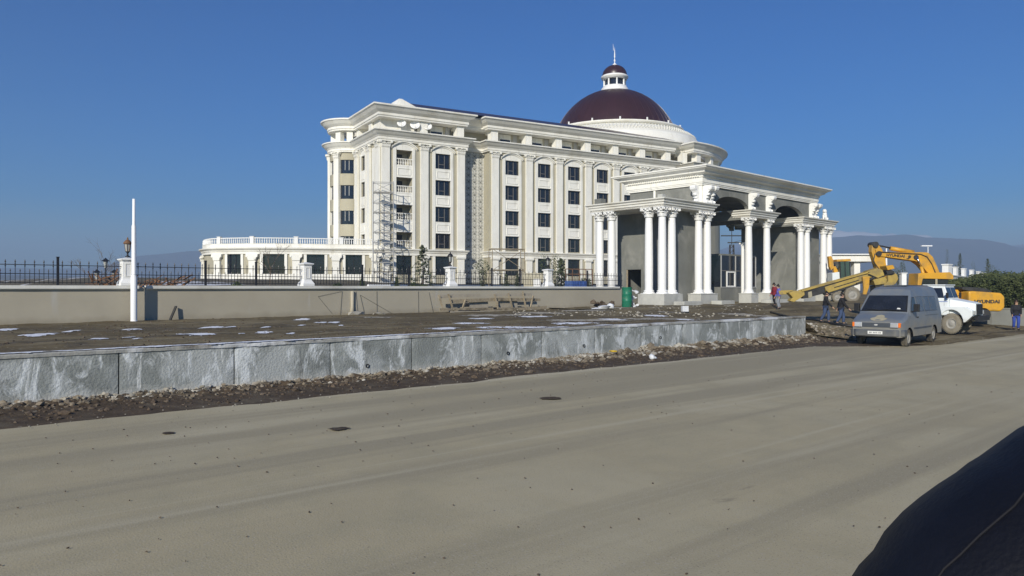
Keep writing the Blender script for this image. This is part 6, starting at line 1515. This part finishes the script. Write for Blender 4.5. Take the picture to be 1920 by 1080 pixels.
# ============================================================ PEOPLE
def skin(nm, verts, edges, m, par, sub=1):
    me = bpy.data.meshes.new(nm); me.from_pydata([v[:3] for v in verts], edges, []); o = bpy.data.objects.new(nm, me); C.objects.link(o)
    md = o.modifiers.new('s', 'SKIN'); md.use_smooth_shade = True
    for i, v in enumerate(verts): r_ = v[3]; me.skin_vertices[0].data[i].radius = (r_, v[4] if len(v) > 4 else r_)
    me.skin_vertices[0].data[0].use_root = True
    s = o.modifiers.new('u', 'SUBSURF'); s.levels = sub; s.render_levels = sub
    bpy.context.view_layer.update(); m2 = bpy.data.meshes.new_from_object(o.evaluated_get(bpy.context.evaluated_depsgraph_get()))
    bpy.data.objects.remove(o); m2.materials.clear(); m2.materials.append(m); o2 = bpy.data.objects.new(nm, m2); C.objects.link(o2); o2.parent = par; return o2
def person(label, x, y, rz, h=1.76, top='blackcloth', leg='jeans', coat=0.0, stride=.32, armsw=.25, lean=.03, hairm='hair', arms=None):
    """faces local +y"""
    z0 = ground_z(x, y); t = thing('person', label, 'person', (x, y, z0), rz); k = h/1.74
    def S(*a): return tuple(q*k for q in a)
    ft = [(-.10, stride*.55, .05), (.10, -stride*.75, .09)]
    hip = (0, 0, .92); V = []; E_ = []
    def v(x, y, z, r, r2=None): V.append((x*k, y*k, z*k, r*k, (r2 or r)*k)); return len(V)-1
    def e(a, b): E_.append((a, b)); return b
    pel = v(0, 0, .93, .14, .11); w_ = e(pel, v(0, .01, 1.10, .125, .10)); ch_ = e(w_, v(0, lean, 1.32, .15, .11)); nk = e(ch_, v(0, lean*1.5, 1.47, .055)); hd0 = e(nk, v(0, lean*2+.01, 1.55, .068, .08)); hd1 = e(hd0, v(0, lean*2+.015, 1.63, .075, .09)); e(hd1, v(0, lean*2, 1.70, .055, .065))
    ns = e(hd0, v(0, lean*2+.11, 1.585, .014)); 
    for s in (-1, 1): e(hd1, v(s*.085, lean*2, 1.60, .013, .02))
    A = []; Lg = []
    for i, s in enumerate((-1, 1)):
        f = ft[i]; a = e(pel, v(s*.10, 0, .86, .095)); kn = e(a, v(s*.105, f[1]*.55+.07, .50, .06)); an = e(kn, v(s*.10, f[1]-.03, f[2]+.05, .04)); e(an, v(s*.11, f[1]+.10, f[2]-.0, .030, .024))
        Lg.append([(s*.10, 0, .86), (s*.105, f[1]*.55+.07, .50), (s*.10, f[1]-.03, f[2]+.05)])
        sw = -armsw if i == 0 else armsw
        if arms: sh1, el, wr = arms[i]
        else: sh1, el, wr = (s*.19, lean, 1.40), (s*.235, sw*.4+lean, 1.12), (s*.235, sw+.08+lean, .88)
        b = e(ch_, v(*sh1, .06)); c_ = e(b, v(*el, .042)); d = e(c_, v(*wr, .028)); A.append((sh1, el, wr))
        dv = (Vector(wr)-Vector(el)).normalized(); pm = Vector(wr)+dv*.07; pi_ = e(d, v(*pm, .026, .036))
        for j in range(4):
            o_ = Vector((0, (j-1.5)*.02, 0)); q = pm+dv*(.05+.012*(1-abs(j-1.4)))+o_; r1 = e(pi_, v(*q, .0085)); e(r1, v(*(q+dv*.035+Vector((-s*.015, 0, 0))), .007))
        th = Vector(wr)+dv*.05+Vector((0, .05, 0)); e(d, v(*th, .009))
    skin('body', V, E_, M['skin'], t)
    # jacket
    V, E_ = [], []
    hem = .86-coat
    a = v(0, .0, 1.02, .20, .155); b = e(a, v(0, .01, 1.15, .19, .15)); c_ = e(b, v(0, lean, 1.33, .205, .155)); e(c_, v(0, lean*1.3, 1.45, .085)); e(a, v(0, 0, hem, .21, .165))
    for i in range(2):
        s1, el, wr = A[i]; p = e(c_, v(*s1, .095)); q = e(p, v(*el, .075)); e(q, v(*wr, .055))
    skin('jacket', V, E_, M[top], t)
    V, E_ = [], []
    a = v(0, 0, .93, .15, .12)
    for L_ in Lg: p = e(a, v(*L_[0], .122)); q = e(p, v(*L_[1], .092)); e(q, v(*L_[2], .075))
    skin('trousers', V, E_, M[leg], t)
    for i in range(2):
        V, E_ = [], []; f = ft[i]; s = -1 if i == 0 else 1
        a = v(s*.10, f[1]-.07, f[2]+.0, .062, .06); b = e(a, v(s*.11, f[1]+.04, f[2]+.0, .058, .05)); e(b, v(s*.115, f[1]+.19, f[2]-.015, .052, .042)); skin('shoe', V, E_, M['black'], t)
    V, E_ = [], []; a = v(0, lean*2-.02, 1.66, .088, .095); e(a, v(0, lean*2-.05, 1.58, .075, .06)); e(a, v(0, lean*2+.02, 1.70, .075, .075)); skin('hair', V, E_, M[hairm], t)
    return t
pp = lambda u, Y: (WX(u, Y), Y)
person('person in a long black coat and blue trousers walking in front of the gate', *pp(1548, 41.2), R(-115), 1.74, 'blackcloth', 'jeans', .22, .30)
person('person in a short black jacket and blue jeans walking beside the grey van', *pp(1577, 40.2), R(-105), 1.72, 'blackcloth', 'jeans', 0, .28, .25)
person('person in a violet blue jacket and pale trousers standing at the gate plinth', *pp(1460.5, 52.0), R(80), 1.72, 'purple', 'greytr', .05, .10, .1)
person('person in a dark red top half hidden behind a gate column', *pp(1452.5, 55.5), R(100), 1.70, 'redcloth', 'blackcloth', 0, .1, .1)
person('person in black top and bright blue trousers at the right edge of the road', *pp(1905, 42.0), R(160), 1.70, 'blackcloth', 'blujean', 0, .08, .1)

# ============================================================ JACKET SHOULDER NEAR THE CAMERA
sil = [(1545, 1135), (1588, 1080), (1615.6, 1047), (1643, 1016), (1671, 980), (1713, 935.6), (1754, 905), (1796, 877), (1838, 849), (1871, 834), (1893, 820), (1925, 797), (1990, 760), (2080, 720)]
YJ = .80
js = thing('dark_jacket', 'dark navy jacket shoulder with a puckered seam, close up in the bottom right corner', 'jacket', (WX(1850, YJ), YJ, ZV(1200, YJ)))
pts = [Vector((WX(u+36, YJ)-js.location.x, ZV(v+44, YJ)-js.location.z)) for u, v in sil]
mb = MB(); n = 28; rows = []
for i, p in enumerate(pts):
    d = (pts[min(i+1, len(pts)-1)]-pts[max(i-1, 0)]).normalized(); nrm = Vector((d.y, -d.x)); rr = .17+.01*i; c_ = p+nrm*rr*.985
    for k in range(n):
        a = 2*math.pi*k/n; w_ = 1+.02*noise.noise(Vector((i*.7, math.cos(a)*2, math.sin(a)*2)))*(0 if abs(math.cos(a)+1) < .08 else 1)
        mb.v.append((c_.x+nrm.x*math.cos(a)*rr*w_, math.sin(a)*rr*.9*w_, c_.y+nrm.y*math.cos(a)*rr*w_))
for i in range(len(pts)-1):
    for k in range(n): mb.f.append((i*n+k, i*n+(k+1) % n, (i+1)*n+(k+1) % n, (i+1)*n+k)); mb.smooth.append(True)
mb.f += [tuple(range(n)), tuple((len(pts)-1)*n+k for k in range(n))]; mb.smooth += [False]*2
jv, jf = [tuple(v) for v in mb.v], list(mb.f); mb.build('sleeve', M['jacket'], js)
YS = YJ-.165
sp2 = [(1740, 1110), (1770, 1066), (1800, 1040), (1835, 1005), (1870, 975), (1902, 948), (1935, 905)]
from mathutils.bvhtree import BVHTree
bv = BVHTree.FromPolygons([Vector(v)+js.location for v in jv], jf)
def hit(u, v):
    d = Vector(((u-960)/F, 1, (540-v)/F)).normalized(); h_ = bv.ray_cast(Vector((0, 0, H)), d)[0]
    return (h_-d*.0008-js.location) if h_ else None
q = []
for i in range(len(sp2)-1):
    for k in range(4): h_ = hit(lerp(sp2[i][0], sp2[i+1][0], k/4), lerp(sp2[i][1], sp2[i+1][1], k/4)); q.append(h_) if h_ else None
mb = MB(); mb.tube(q, .0014, 6); mb.build('seam', M['jseam'], js)
mb = MB()
for i in range(26):
    t_ = i/25*(len(q)-1); k = min(int(t_), len(q)-2); p = q[k].lerp(q[k+1], t_-k); d = (q[k+1]-q[k]).normalized(); s_ = Vector((d.z, 0, -d.x)); mb.tube([p, p+s_*.006+Vector((0, .002, 0)), p+s_*.014+Vector((0, .008, 0))], [.0022, .0018, .0005], 4)
stuff(mb.build('seam_puckers', M['jacket'], js))
